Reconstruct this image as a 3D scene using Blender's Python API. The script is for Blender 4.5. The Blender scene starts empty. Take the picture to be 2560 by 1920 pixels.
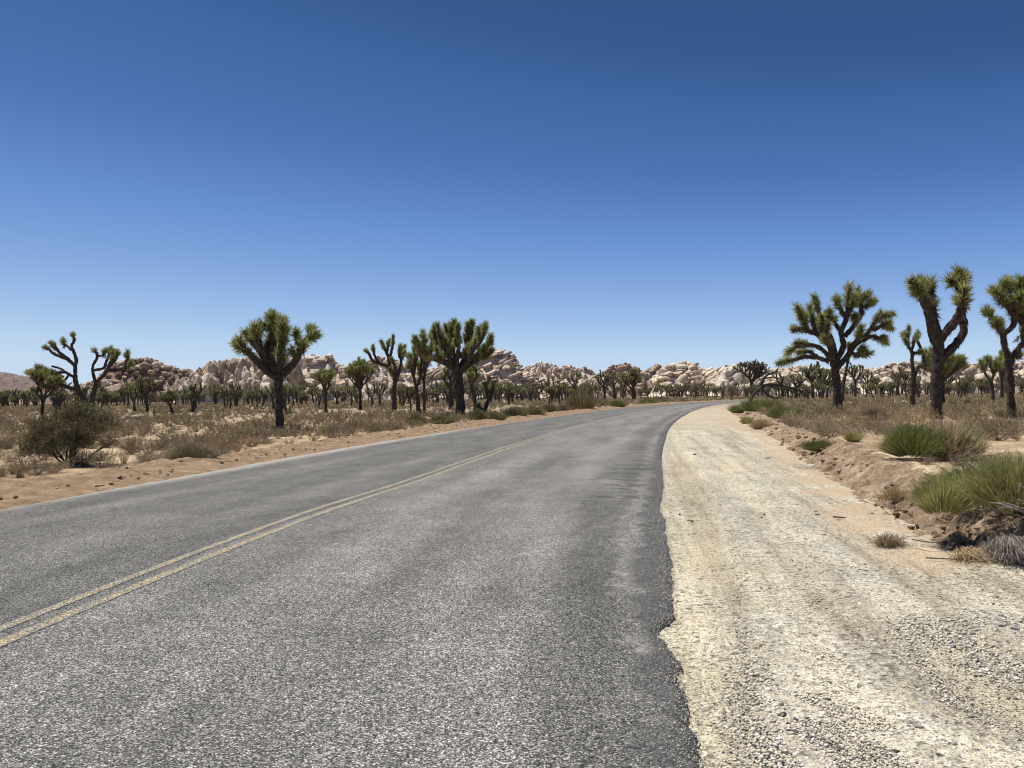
import bpy, bmesh, math, random
import numpy as np
from mathutils import Matrix, Vector, Quaternion

# ------------------------------------------------------------------ camera
F_PX, PW, PH, EYE = 1923.0, 2560, 1920, 1.5
PITCH, ROLL = math.atan(30 / F_PX), -math.radians(0.67)
scene = bpy.context.scene
col = scene.collection
cam_d = bpy.data.cameras.new('camera')
cam = bpy.data.objects.new('camera', cam_d)
col.objects.link(cam)
cam_d.sensor_width = 36.0
cam_d.lens = F_PX / PW * 36.0
cam_d.clip_start = 0.05
cam_d.clip_end = 9000
CAM_M = Matrix.Rotation(math.pi / 2 + PITCH, 4, 'X') @ Matrix.Rotation(ROLL, 4, 'Z')
cam.matrix_world = Matrix.Translation((0, 0, EYE)) @ CAM_M
scene.camera = cam

# ------------------------------------------------------------------ light
SUN_EL, SUN_AZ = math.radians(69), math.radians(-50)     # azimuth from +Y, clockwise positive
world = bpy.data.worlds.new('World')
scene.world = world
world.use_nodes = True
wn = world.node_tree
wn.nodes.clear()
wo = wn.nodes.new('ShaderNodeOutputWorld')
bg = wn.nodes.new('ShaderNodeBackground')
sky = wn.nodes.new('ShaderNodeTexSky')
sky.sky_type = 'NISHITA'
sky.sun_disc = False
sky.sun_elevation = SUN_EL
sky.sun_rotation = SUN_AZ
sky.altitude = 3000
sky.air_density = 1.0
sky.dust_density = 0.0
sky.ozone_density = 1.5
# the sky's own brightness read through one colour scale: deep blue overhead, pale at the horizon
sep = wn.nodes.new('ShaderNodeSeparateColor')
scl = wn.nodes.new('ShaderNodeMath'); scl.operation = 'MULTIPLY'; scl.inputs[1].default_value = 0.08
cur = wn.nodes.new('ShaderNodeValToRGB')
out = wn.nodes.new('ShaderNodeVectorMath'); out.operation = 'SCALE'; out.inputs['Scale'].default_value = 8.4
SKY = ((0, (.008, .030, .10)), (.135, (.031, .086, .236)), (.160, (.0382, .1022, .2747)), (.176, (.0545, .1356, .3613)), (.209, (.0844, .1812, .4564)), (.262, (.147, .2918, .6445)),
       (.379, (.305, .4793, .7913)), (.503, (.479, .651, .855)), (.580, (.552, .694, .871)), (1, (.64, .76, .90)))
while len(cur.color_ramp.elements) < len(SKY): cur.color_ramp.elements.new(0.5)
for el_, (p_, c_) in zip(cur.color_ramp.elements, SKY):
    el_.position = p_; el_.color = (*c_, 1)
wn.links.new(sky.outputs[0], sep.inputs[0])
wn.links.new(sep.outputs[1], scl.inputs[0])
wn.links.new(scl.outputs[0], cur.inputs[0])
wn.links.new(cur.outputs[0], out.inputs[0])
wn.links.new(out.outputs[0], bg.inputs['Color'])
bg.inputs['Strength'].default_value = 0.1
wn.links.new(bg.outputs[0], wo.inputs['Surface'])
sun_d = bpy.data.lights.new('sun', 'SUN')
sun_d.energy = 5.0
sun_d.angle = math.radians(0.53)
sun_d.color = (1.0, 0.95, 0.87)
sun = bpy.data.objects.new('sun', sun_d)
col.objects.link(sun)
sv = Vector((math.sin(SUN_AZ) * math.cos(SUN_EL), math.cos(SUN_AZ) * math.cos(SUN_EL), math.sin(SUN_EL)))
sun.rotation_euler = sv.to_track_quat('Z', 'Y').to_euler()
scene.view_settings.view_transform = 'Standard'
scene.view_settings.look = 'None'
scene.view_settings.exposure = 0.25
scene.view_settings.gamma = 1.0
scene.cycles.pixel_filter_type = 'BLACKMAN_HARRIS'
scene.cycles.filter_width = 1.1
scene.view_settings.use_curve_mapping = False

# ------------------------------------------------------------------ surveying helpers
def ray(x, y):
    return CAM_M.to_3x3() @ Vector(((x - PW / 2) / F_PX, -(y - PH / 2) / F_PX, -1.0))

def ground_at(x, y, z=0.0):
    v = ray(x, y)
    t = (z - EYE) / min(v.z, -1e-4)
    return v.x * t, v.y * t

def at_depth(x, y, d):
    v = ray(x, y)
    t = d / v.y
    return v.x * t, EYE + v.z * t

# ------------------------------------------------------------------ numpy noise
def _hash(ix, iy, iz, seed):
    n = (ix * 374761393 + iy * 668265263 + iz * 2147483647 + seed * 974634777) & 0xFFFFFFFF
    n = ((n ^ (n >> 13)) * 1274126177) & 0xFFFFFFFF
    n = ((n ^ (n >> 15)) * 2246822519) & 0xFFFFFFFF
    return ((n ^ (n >> 16)) & 0xFFFFFF) / float(0xFFFFFF)

def vnoise(x, y, z=0.0, seed=0):
    x = np.asarray(x, float); y = np.asarray(y, float); z = np.asarray(z, float) + np.zeros_like(x)
    xi = np.floor(x); yi = np.floor(y); zi = np.floor(z)
    fx = x - xi; fy = y - yi; fz = z - zi
    fx = fx * fx * (3 - 2 * fx); fy = fy * fy * (3 - 2 * fy); fz = fz * fz * (3 - 2 * fz)
    xi = xi.astype(np.int64); yi = yi.astype(np.int64); zi = zi.astype(np.int64)
    out = 0
    for a in (0, 1):
        for b in (0, 1):
            for c in (0, 1):
                w = (fx if a else 1 - fx) * (fy if b else 1 - fy) * (fz if c else 1 - fz)
                out = out + w * _hash(xi + a, yi + b, zi + c, seed)
    return out * 2 - 1

def fbm(x, y, z=0.0, octs=4, seed=0):
    s = 0; a = 1.0; f = 1.0; t = 0
    for k in range(octs):
        s = s + a * vnoise(x * f, y * f, z * f, seed + k * 17)
        t += a; a *= 0.5; f *= 2.03
    return s / t

# ------------------------------------------------------------------ mesh helpers
def mesh_from(name, V, F, mats=(), midx=None, smooth=False, uv=None, attrs=None):
    V = np.asarray(V, np.float32)
    me = bpy.data.meshes.new(name)
    if isinstance(F, np.ndarray):
        nf, k = F.shape
        me.vertices.add(len(V)); me.vertices.foreach_set('co', V.ravel())
        me.loops.add(nf * k); me.loops.foreach_set('vertex_index', F.astype(np.int32).ravel())
        me.polygons.add(nf)
        me.polygons.foreach_set('loop_start', np.arange(0, nf * k, k, dtype=np.int32))
        me.update(calc_edges=True)
    else:
        me.from_pydata(V.tolist(), [], F)
    for m in mats:
        me.materials.append(m)
    if midx is not None:
        me.polygons.foreach_set('material_index', np.asarray(midx, np.int32))
    if smooth:
        me.polygons.foreach_set('use_smooth', np.ones(len(me.polygons), bool))
    if uv is not None:
        l = me.uv_layers.new(name='UVMap')
        vi = np.empty(len(me.loops), np.int32); me.loops.foreach_get('vertex_index', vi)
        l.data.foreach_set('uv', np.asarray(uv, np.float32)[vi].ravel())
    if attrs:
        for k_, a in attrs.items():
            at = me.attributes.new(k_, 'FLOAT', 'POINT')
            at.data.foreach_set('value', np.asarray(a, np.float32))
    me.validate()
    me.update()
    return me

def grid_faces(nr, nc):
    i = np.arange(nr - 1)[:, None] * nc + np.arange(nc - 1)[None, :]
    return np.stack([i, i + 1, i + nc + 1, i + nc], -1).reshape(-1, 4)

def link(name, me, parent=None, loc=None):
    o = bpy.data.objects.new(name, me)
    col.objects.link(o)
    if parent: o.parent = parent
    if loc is not None: o.location = loc
    return o

def tag(o, label=None, cat=None, group=None, kind=None):
    if label: o['label'] = label
    if cat: o['category'] = cat
    if group: o['group'] = group
    if kind: o['kind'] = kind
    return o

def thing(name, label, cat, loc, group=None, rz=0.0):
    o = bpy.data.objects.new(name, None)
    col.objects.link(o)
    o.empty_display_size = 0.2
    o.location = loc
    o.rotation_euler = (0, 0, rz)
    return tag(o, label, cat, group)

def smooth_poly(P, n):
    """Catmull-Rom through the key points, resampled to n points with parameter spacing kept."""
    P = np.asarray(P, float)
    Q = np.vstack([2 * P[0] - P[1], P, 2 * P[-1] - P[-2]])
    t = np.linspace(0, len(P) - 1 - 1e-9, n) if np.isscalar(n) else n
    i = t.astype(int); f = (t - i)[:, None]
    a, b, c, d = Q[i], Q[i + 1], Q[i + 2], Q[i + 3]
    return 0.5 * ((2 * b) + (-a + c) * f + (2 * a - 5 * b + 4 * c - d) * f ** 2 + (-a + 3 * b - 3 * c + d) * f ** 3)

def sdist(x, y, P):
    """signed distance to polyline P (positive on the right of its direction of travel)"""
    x = np.asarray(x, float).ravel(); y = np.asarray(y, float).ravel()
    best = np.full(x.shape, 1e18); sg = np.ones(x.shape)
    for (ax, ay), (bx, by) in zip(P[:-1], P[1:]):
        dx, dy = bx - ax, by - ay
        L2 = dx * dx + dy * dy + 1e-12
        t = np.clip(((x - ax) * dx + (y - ay) * dy) / L2, 0, 1)
        ex = x - ax - t * dx; ey = y - ay - t * dy
        d2 = ex * ex + ey * ey
        m = d2 < best
        best = np.where(m, d2, best)
        sg = np.where(m, np.sign(ex * dy - ey * dx), sg)
    return np.sqrt(best) * np.where(sg == 0, 1, sg)

def sstep(a, b, x):
    t = np.clip((np.asarray(x, float) - a) / (b - a), 0, 1)
    return t * t * (3 - 2 * t)

# ------------------------------------------------------------------ materials
def new_mat(name, rough=0.9, spec=0.2):
    m = bpy.data.materials.new(name)
    m.use_nodes = True
    nt = m.node_tree
    b = nt.nodes['Principled BSDF']
    b.inputs['Roughness'].default_value = rough
    b.inputs['Specular IOR Level'].default_value = spec
    return m, nt, b

class N:
    """small node-graph helper"""
    def __init__(s, nt): s.nt = nt
    def __call__(s, typ, ins=None, **kw):
        n = s.nt.nodes.new(typ)
        for k, v in kw.items(): setattr(n, k, v)
        for k, v in (ins or {}).items():
            if hasattr(v, 'is_output') or isinstance(v, bpy.types.NodeSocket): s.nt.links.new(v, n.inputs[k])
            else: n.inputs[k].default_value = v
        return n
    def math(s, op, a, b=0.0, c=0.0, clamp=False):
        return s('ShaderNodeMath', {0: a, 1: b, 2: c}, operation=op, use_clamp=clamp).outputs[0]
    def mix(s, f, a, b, mode='MIX'):
        n = s('ShaderNodeMix', {0: f}, data_type='RGBA', blend_type=mode)
        for sock, v in ((n.inputs[6], a), (n.inputs[7], b)):
            if isinstance(v, bpy.types.NodeSocket): s.nt.links.new(v, sock)
            else: sock.default_value = (*v, 1) if len(v) == 3 else v
        return n.outputs[2]
    def ramp(s, f, stops, interp='LINEAR'):
        n = s('ShaderNodeValToRGB', {0: f})
        cr = n.color_ramp; cr.interpolation = interp
        while len(cr.elements) < len(stops): cr.elements.new(0.5)
        for e, (p, c) in zip(cr.elements, stops):
            e.position = p; e.color = (*c, 1) if len(c) == 3 else (c[0], c[0], c[0], 1)
        return n.outputs[0]
    def noise(s, vec, scale, detail=3.0, rough=0.55, out=0):
        return s('ShaderNodeTexNoise', {'Vector': vec, 'Scale': scale, 'Detail': detail, 'Roughness': rough}).outputs[out]
    def vor(s, vec, scale, feature='F1', rnd=1.0):
        return s('ShaderNodeTexVoronoi', {'Vector': vec, 'Scale': scale, 'Randomness': rnd}, feature=feature)
    def mapr(s, v, a, b, c=0.0, d=1.0, smooth=False):
        n = s('ShaderNodeMapRange', {0: v, 1: a, 2: b, 3: c, 4: d})
        if smooth: n.interpolation_type = 'SMOOTHSTEP'
        return n.outputs[0]
    def bump(s, h, strength, dist, bsdf, prev=None):
        ins = {'Height': h, 'Strength': strength, 'Distance': dist}
        if prev is not None: ins['Normal'] = prev
        b = s('ShaderNodeBump', ins)
        s.nt.links.new(b.outputs[0], bsdf.inputs['Normal'])
        return b.outputs[0]

def pos(g): return g('ShaderNodeNewGeometry').outputs['Position']

# --- asphalt: worn chip seal
def mat_asphalt():
    m, nt, b = new_mat('asphalt', 0.86, 0.3); g = N(nt)
    P = pos(g)
    uv = g('ShaderNodeUVMap').outputs[0]
    sx = g('ShaderNodeSeparateXYZ', {0: uv}); u, v = sx.outputs[0], sx.outputs[1]
    vo = g.vor(P, 150.0); rc = g('ShaderNodeSeparateColor', {0: vo.outputs['Color']})
    chips = g.ramp(rc.outputs[0], [(0.0, (.022, .022, .023)), (.32, (.068, .068, .067)), (.58, (.16, .156, .143)), (.84, (.31, .30, .268)), (.97, (.58, .56, .49))])
    big = g.vor(P, 75.0); bc = g('ShaderNodeSeparateColor', {0: big.outputs['Color']})
    fac = g.mapr(bc.outputs[1], 0, 1, .70, 1.30)
    c = g.mix(1.0, chips, g('ShaderNodeCombineColor', {0: fac, 1: fac, 2: fac}).outputs[0], 'MULTIPLY')
    c = g.mix(1.0, c, g.ramp(g.noise(P, 30.0, 2, .8), [(.3, (.74, .74, .74)), (.7, (1.28, 1.28, 1.28))]), 'MULTIPLY')
    c = g.mix(1.0, c, g.ramp(g.noise(P, 9.0, 3, .8), [(.3, (.88, .88, .88)), (.7, (1.12, 1.12, 1.12))]), 'MULTIPLY')
    # patches along the driving direction
    st = g('ShaderNodeCombineXYZ', {0: g.math('MULTIPLY', u, 1.0), 1: g.math('MULTIPLY', v, 0.16), 2: 0.0}).outputs[0]
    n1 = g.noise(st, 1.3, 4, .6)
    n2 = g.noise(P, 1.5, 4, .65)
    k = g.math('MULTIPLY', g.mapr(n1, .33, .67, .72, 1.24), g.mapr(n2, .3, .7, .84, 1.18))
    # wheel paths: centres at +-1.1 and +-2.9 m from the centre line
    au = g.math('ABSOLUTE', u)
    for cpos, w, amp in ((1.2, .42, .16), (3.0, .42, .16)):
        d = g.math('ABSOLUTE', g.math('SUBTRACT', au, cpos))
        k = g.math('MULTIPLY', k, g.mapr(d, 0, w * 1.6, 1 + amp, 1.0, True))
    k = g.math('MULTIPLY', k, g.mapr(u, -.1, .1, .66, .88, True))
    # oily darker band inside the right edge
    wob = g.math('MULTIPLY', g.math('SUBTRACT', g.noise(P, 2.2, 3), .5), .5)
    uu = g.math('ADD', u, wob)
    tar = g.mapr(g.math('ADD', uu, g.mapr(v, 3.0, 9.0, .32, 0.02)), 4.10, 4.26, 0, 1, True)
    fog = g.math('MULTIPLY', g.mapr(uu, 3.2, 3.75, 0, 1, True), g.mapr(uu, 3.85, 4.0, 1, 0, True))
    stn = g.noise(g('ShaderNodeCombineXYZ', {0: g.math('MULTIPLY', u, .55), 1: g.math('MULTIPLY', v, 2.2), 2: 3.0}).outputs[0], 1.0, 5, .7)
    stain = g.math('MULTIPLY', g.mapr(stn, .48, .56, 0, 1, True), g.math('MULTIPLY', g.mapr(uu, 3.0, 3.5, 0, 1, True), g.math('MULTIPLY', g.mapr(v, 10.5, 12.0, 0, 1, True), g.mapr(v, 16, 19, 1, 0, True))))
    k = g.math('MULTIPLY', k, g.math('SUBTRACT', 1.0, g.math('MULTIPLY', stain, .42)))
    k = g.math('MULTIPLY', k, g.math('SUBTRACT', 1.0, g.math('MULTIPLY', fog, .30)))
    c = g.mix(1.0, c, g('ShaderNodeCombineColor', {0: k, 1: k, 2: k}).outputs[0], 'MULTIPLY')
    c = g.mix(g.math('MULTIPLY', tar, .80), c, g.ramp(rc.outputs[1], [(0, (.018, .019, .023)), (.75, (.045, .046, .05)), (.97, (.22, .21, .18))]))
    # dusty gravel spill at the left edge, patchy spill on the right
    dust = g.mapr(g.math('ADD', u, g.math('MULTIPLY', wob, .8)), -4.75, -4.1, .8, 0.0, True)
    c = g.mix(dust, c, g.ramp(rc.outputs[2], [(0, (.16, .15, .13)), (.5, (.34, .33, .29)), (1, (.60, .57, .50))]))
    cr_ = g.math('MULTIPLY', g.mapr(g.math('ADD', rc.outputs[0], g.math('MULTIPLY', g.noise(P, 9.0, 4, .7), .5)), 1.24, 1.28, 0, 1), g.mapr(u, 3.9, 4.25, 0, 1, True))
    c = g.mix(cr_, c, (.50, .44, .32))
    sp = g.math('MULTIPLY', g.mapr(g.noise(P, 3.2, 4, .6), .56, .70, 0, .6, True), g.mapr(uu, 3.3, 3.9, 0, 1, True))
    c = g.mix(g.math('MULTIPLY', sp, g.math('SUBTRACT', 1.0, g.math('MULTIPLY', tar, .8))), c, g.ramp(rc.outputs[2], [(0, (.20, .19, .16)), (.6, (.42, .40, .34))]))
    nt.links.new(c, b.inputs['Base Color'])
    g.bump(vo.outputs['Distance'], 0.6, .006, b)
    return m

def mat_paint():
    m, nt, b = new_mat('worn_yellow_paint', 0.8, 0.25); g = N(nt)
    P = pos(g)
    vo = g.vor(P, 120.0); rc = g('ShaderNodeSeparateColor', {0: vo.outputs['Color']})
    paint = g.ramp(rc.outputs[0], [(0, (.17, .125, .06)), (.4, (.44, .34, .16)), (1, (.80, .66, .38))])
    asp = g.ramp(rc.outputs[0], [(0, (.04, .04, .045)), (.5, (.12, .12, .115)), (.9, (.28, .27, .25))])
    w = g.math('ADD', g.math('MULTIPLY', rc.outputs[1], .75), g.math('MULTIPLY', g.noise(P, 5.0, 4, .7), .5))
    uv = g('ShaderNodeSeparateXYZ', {0: g('ShaderNodeUVMap').outputs[0]})
    e = g.mapr(g.math('ABSOLUTE', g.math('SUBTRACT', uv.outputs[0], .5)), .30, .5, 0, .45, True)
    c = g.mix(g.mapr(g.math('ADD', w, e), .42, .60, 0, 1), paint, asp)
    nt.links.new(c, b.inputs['Base Color'])
    g.bump(vo.outputs['Distance'], 0.6, .006, b)
    return m

def mat_gravel():
    m, nt, b = new_mat('pale_gravel', 0.95, 0.15); g = N(nt)
    P = pos(g)
    a_s = g('ShaderNodeAttribute', attribute_name='sandy').outputs['Fac']
    a_b = g('ShaderNodeAttribute', attribute_name='earth').outputs['Fac']
    a_p = g('ShaderNodeAttribute', attribute_name='pebbly').outputs['Fac']
    vo = g.vor(P, 75.0); rc = g('ShaderNodeSeparateColor', {0: vo.outputs['Color']})
    v2 = g.vor(P, 28.0); r2 = g('ShaderNodeSeparateColor', {0: v2.outputs['Color']})
    peb = g.ramp(rc.outputs[0], [(0, (.05, .05, .048)), (.10, (.12, .11, .095)), (.16, (.27, .24, .185)), (.30, (.48, .425, .315)), (.65, (.59, .53, .40)), (1, (.78, .73, .615))])  # darkest cells: dark pebbles and painted shadow specks together
    coarse = g.ramp(r2.outputs[0], [(0, (.10, .10, .10)), (.14, (.34, .32, .28)), (.4, (.56, .50, .39)), (1, (.74, .70, .61))])
    c = g.mix(.42, peb, coarse)
    sand = g.ramp(rc.outputs[1], [(0, (.43, .375, .265)), (.6, (.565, .50, .365)), (1, (.68, .615, .475))])
    c = g.mix(g.math('MULTIPLY', a_s, .75), c, sand)
    c = g.mix(g.math('MULTIPLY', a_p, .6), c, g.ramp(r2.outputs[1], [(0, (.10, .10, .10)), (.3, (.30, .29, .27)), (.7, (.46, .44, .39)), (1, (.66, .64, .58))]))
    n1 = g.noise(P, .9, 5, .62)
    c = g.mix(1.0, c, g.ramp(n1, [(.3, (.80, .79, .76)), (.62, (1.05, 1.05, 1.05))]), 'MULTIPLY')
    lat = g('ShaderNodeAttribute', attribute_name='lateral').outputs['Fac']
    py = g('ShaderNodeSeparateXYZ', {0: P}).outputs[1]
    lv = g('ShaderNodeCombineXYZ', {0: g.math('MULTIPLY', lat, 5.0), 1: g.math('MULTIPLY', py, .22), 2: 0.0}).outputs[0]
    ln_ = g.noise(lv, 1.0, 5, .72)
    c = g.mix(1.0, c, g.ramp(ln_, [(.34, (.72, .70, .66)), (.48, (.97, .97, .96)), (.66, (1.10, 1.10, 1.09))]), 'MULTIPLY')
    rut = g.noise(g('ShaderNodeCombineXYZ', {0: g.math('MULTIPLY', lat, 1.7), 1: g.math('MULTIPLY', py, .06), 2: 4.0}).outputs[0], 1.0, 2, .5)
    c = g.mix(1.0, c, g.ramp(rut, [(.36, (.78, .76, .72)), (.47, (.98, .98, .97)), (.62, (1.10, 1.095, 1.06))]), 'MULTIPLY')
    v3 = g.vor(P, 105.0); r3 = g('ShaderNodeSeparateColor', {0: v3.outputs['Color']})
    c = g.mix(1.0, c, g.ramp(r3.outputs[0], [(0, (.28, .28, .28)), (.10, (.45, .45, .45)), (.16, (.95, .95, .95)), (.9, (1.02, 1.02, 1.02)), (1, (1.25, 1.25, 1.25))]), 'MULTIPLY')  # dark specks paint the tiny shadows between pebbles into the colour
    c = g.mix(1.0, c, g.ramp(r2.outputs[2], [(0, (.40, .40, .40)), (.05, (.55, .55, .55)), (.09, (1, 1, 1))]), 'MULTIPLY')  # same painted shadow specks, coarser
    n2 = g.noise(P, 1.7, 5, .62)
    ear = g.math('MULTIPLY', a_b, g.mapr(g.math('ADD', g.noise(P, 1.1, 3, .5), g.math('MULTIPLY', a_b, .22)), .58, .74, 0, 1, True))
    c = g.mix(g.math('MULTIPLY', ear, .85), c, g.ramp(rc.outputs[1], [(0, (.34, .245, .16)), (1, (.54, .42, .285))]))
    nt.links.new(c, b.inputs['Base Color'])
    h = g.math('ADD', g.math('MULTIPLY', vo.outputs['Distance'], .6), g.math('MULTIPLY', v2.outputs['Distance'], 1.0))
    h = g.math('MULTIPLY', h, g.math('SUBTRACT', 1.0, g.math('MULTIPLY', a_s, .55)))
    n_ = g.bump(ln_, .5, .05, b)
    g.bump(h, 0.9, .014, b, n_)
    return m

def mat_earth(name, lo, mid, hi, bumpd=.03):
    m, nt, b = new_mat(name, 0.97, 0.08); g = N(nt)
    P = pos(g)
    n = g.noise(P, 3.5, 6, .65)
    c = g.ramp(n, [(.28, lo), (.5, mid), (.72, hi)])
    vo = g.vor(P, 60.0); rc = g('ShaderNodeSeparateColor', {0: vo.outputs['Color']})
    c = g.mix(1.0, c, g.ramp(rc.outputs[0], [(0, (.62, .62, .62)), (.12, (.88, .88, .88)), (.9, (1.1, 1.1, 1.1)), (1, (1.5, 1.5, 1.45))]), 'MULTIPLY')
    nt.links.new(c, b.inputs['Base Color'])
    n_ = g.bump(g.noise(P, 9.0, 6, .7), .8, bumpd, b)
    g.bump(vo.outputs['Distance'], .5, .006, b, n_)
    return m

def mat_ground():
    m, nt, b = new_mat('desert_sand', 0.96, 0.08); g = N(nt)
    P = pos(g)
    n = g.noise(P, .55, 6, .62)
    c = g.ramp(n, [(.30, (.23, .165, .105)), (.44, (.36, .265, .17)), (.56, (.52, .41, .275)), (.75, (.62, .51, .36))])
    lit = g('ShaderNodeAttribute', attribute_name='litter').outputs['Fac']
    c = g.mix(g.math('MULTIPLY', lit, .85), c, g.ramp(g.noise(P, .12, 6, .7), [(.3, (.19, .15, .105)), (.5, (.32, .255, .18)), (.68, (.52, .42, .30))]))
    n2 = g.noise(P, 4.5, 6, .7)
    c = g.mix(1.0, c, g.ramp(n2, [(.3, (.66, .64, .60)), (.5, (.95, .95, .95)), (.7, (1.1, 1.1, 1.1))]), 'MULTIPLY')
    vo = g.vor(P, 45.0); rc = g('ShaderNodeSeparateColor', {0: vo.outputs['Color']})
    c = g.mix(1.0, c, g.ramp(rc.outputs[0], [(0, (.45, .42, .38)), (.14, (.85, .85, .85)), (.9, (1.05, 1.05, 1.05)), (1, (1.4, 1.4, 1.35))]), 'MULTIPLY')
    nt.links.new(c, b.inputs['Base Color'])
    n_ = g.bump(g.noise(P, 6.0, 6, .7), .7, .05, b)
    g.bump(vo.outputs['Distance'], .5, .008, b, n_)
    return m

def mat_rock(name, c1, c2, c3):
    m, nt, b = new_mat(name, 0.93, 0.12); g = N(nt)
    tc = g('ShaderNodeTexCoord')
    P = pos(g)
    oi = g('ShaderNodeObjectInfo').outputs['Random']
    n = g.noise(P, .16, 6, .62)
    n3 = g.math('ADD', g.math('MULTIPLY', n, .62), g.math('MULTIPLY', oi, .38))
    c = g.ramp(n3, [(.28, c1), (.48, c2), (.68, c3)])
    # desert varnish streaks running down
    sp = g('ShaderNodeMapping', {'Vector': P, 'Scale': (.5, .5, .09)}).outputs[0]
    s = g.noise(sp, 1.2, 5, .65)
    c = g.mix(g.mapr(s, .50, .62, 0, .68, True), c, tuple(x * .48 for x in c1))
    c = g.mix(1.0, c, g.ramp(g.noise(P, .9, 6, .75), [(.32, (.60, .58, .56)), (.55, (1.0, 1.0, 1.0)), (.7, (1.12, 1.12, 1.12))]), 'MULTIPLY')
    nt.links.new(c, b.inputs['Base Color'])
    n_ = g.bump(g.noise(P, .45, 6, .66), .9, .9, b)
    g.bump(g.vor(P, .5, 'DISTANCE_TO_EDGE').outputs['Distance'], .35, .5, b, n_)
    return m

def mat_bark():
    m, nt, b = new_mat('joshua_bark', 0.95, 0.08); g = N(nt)
    P = g('ShaderNodeTexCoord').outputs['Object']
    v = g.vor(g('ShaderNodeMapping', {'Vector': P, 'Scale': (1, 1, .55)}).outputs[0], 26.0, 'DISTANCE_TO_EDGE').outputs['Distance']
    n = g.noise(P, 9.0, 6, .7)
    c = g.ramp(n, [(.3, (.028, .024, .021)), (.5, (.085, .070, .056)), (.72, (.21, .175, .14))])
    c = g.mix(g.mapr(v, 0, .10, .75, 0), c, (.03, .026, .022))
    nt.links.new(c, b.inputs['Base Color'])
    n_ = g.bump(n, 1.0, .05, b)
    g.bump(v, .8, .05, b, n_)
    return m

def mat_leafy(name, stops, rough=.6, spec=.3, obj_amt=.25, noise_scale=0.0, trans=0.0):
    m, nt, b = new_mat(name, rough, spec); g = N(nt)
    isl = g('ShaderNodeNewGeometry').outputs['Random Per Island']
    oi = g('ShaderNodeObjectInfo').outputs['Random']
    f = g.math('ADD', g.math('MULTIPLY', isl, 1 - obj_amt), g.math('MULTIPLY', oi, obj_amt))
    c = g.ramp(f, stops)
    if noise_scale:
        c = g.mix(1.0, c, g.ramp(g.noise(pos(g), noise_scale, 3), [(.35, (.72, .70, .68)), (.65, (1.22, 1.22, 1.18))]), 'MULTIPLY')
    nt.links.new(c, b.inputs['Base Color'])
    if trans:
        tr = g('ShaderNodeBsdfTranslucent', {'Color': c})
        mx = g('ShaderNodeMixShader', {0: trans, 1: b.outputs[0], 2: tr.outputs[0]})
        nt.links.new(mx.outputs[0], nt.nodes['Material Output'].inputs['Surface'])
    return m

M_ASPH = mat_asphalt(); M_PAINT = mat_paint(); M_GRAV = mat_gravel(); M_GROUND = mat_ground()
M_BERM = mat_earth('orange_dirt', (.15, .10, .062), (.26, .182, .113), (.37, .275, .18), .06)
M_BANK = mat_earth('brown_earth', (.145, .10, .065), (.275, .20, .135), (.49, .385, .275), .07)
M_ROCK_TAN = mat_rock('granite_tan', (.40, .30, .235), (.60, .485, .385), (.80, .69, .56))
M_ROCK_PALE = mat_rock('granite_pale', (.50, .39, .30), (.70, .59, .46), (.84, .75, .60))
M_ROCK_BROWN = mat_rock('granite_brown', (.26, .185, .14), (.42, .32, .25), (.62, .51, .40))
M_BARK = mat_bark()
M_LEAF = mat_leafy('yucca_leaf', [(0, (.085, .11, .03)), (.35, (.21, .24, .075)), (.7, (.48, .48, .19)), (1, (.78, .74, .42))], .45, .3, .15, 0, .22)
M_LEAF_FAR = mat_leafy('yucca_leaf_distant', [(0, (.10, .115, .04)), (.5, (.29, .30, .115)), (1, (.62, .60, .33))], .55, .2, .35, 0, .25)
M_DEAD = mat_leafy('dead_yucca_leaf', [(0, (.11, .085, .055)), (.6, (.24, .19, .13)), (1, (.46, .40, .30))], .8, .1, .2)
M_SHAG = mat_leafy('bark_thatch', [(0, (.045, .036, .028)), (.6, (.12, .095, .07)), (1, (.28, .23, .17))], .9, .1, .2)
M_TWIG = mat_leafy('grey_twig', [(0, (.15, .11, .075)), (.5, (.30, .235, .165)), (1, (.52, .43, .32))], .9, .1, .3, .35)
M_STRAW = mat_leafy('straw', [(0, (.28, .205, .115)), (.5, (.50, .39, .24)), (1, (.70, .59, .40))], .85, .1, .3, .5)
M_SAGE = mat_leafy('scrub_leaf', [(0, (.16, .145, .085)), (.5, (.30, .275, .175)), (1, (.50, .46, .32))], .8, .15, .4, .4)
M_GREEN = mat_leafy('green_stem', [(0, (.075, .105, .022)), (.5, (.165, .205, .05)), (1, (.33, .36, .13))], .6, .3, .1, 1.5, .2)
M_OLIVE = mat_leafy('olive_stem', [(0, (.095, .10, .038)), (.5, (.22, .215, .095)), (1, (.42, .39, .22))], .75, .15, .2, 1.5, .15)
M_YGREEN = mat_leafy('yellow_green_stem', [(0, (.17, .20, .045)), (.45, (.38, .39, .13)), (1, (.68, .64, .36))], .65, .3, .1, 2.0, .2)
M_BUSHLEAF = mat_leafy('dark_bush_leaf', [(0, (.07, .062, .025)), (.5, (.20, .175, .075)), (.85, (.36, .31, .15)), (1, (.56, .49, .29))], .8, .12, .05, 2.5)
M_WOOD = mat_leafy('dead_wood', [(0, (.14, .115, .10)), (.5, (.26, .225, .20)), (1, (.48, .44, .40))], .85, .1, .2)
M_STONE = mat_leafy('pebble', [(0, (.09, .09, .09)), (.10, (.24, .24, .23)), (.25, (.46, .41, .33)), (.6, (.62, .55, .43)), (1, (.80, .77, .69))], .9, .15, 0)
M_TARSTONE = mat_leafy('dark_stone', [(0, (.035, .035, .035)), (1, (.12, .11, .10))], .9, .15, .5)
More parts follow.
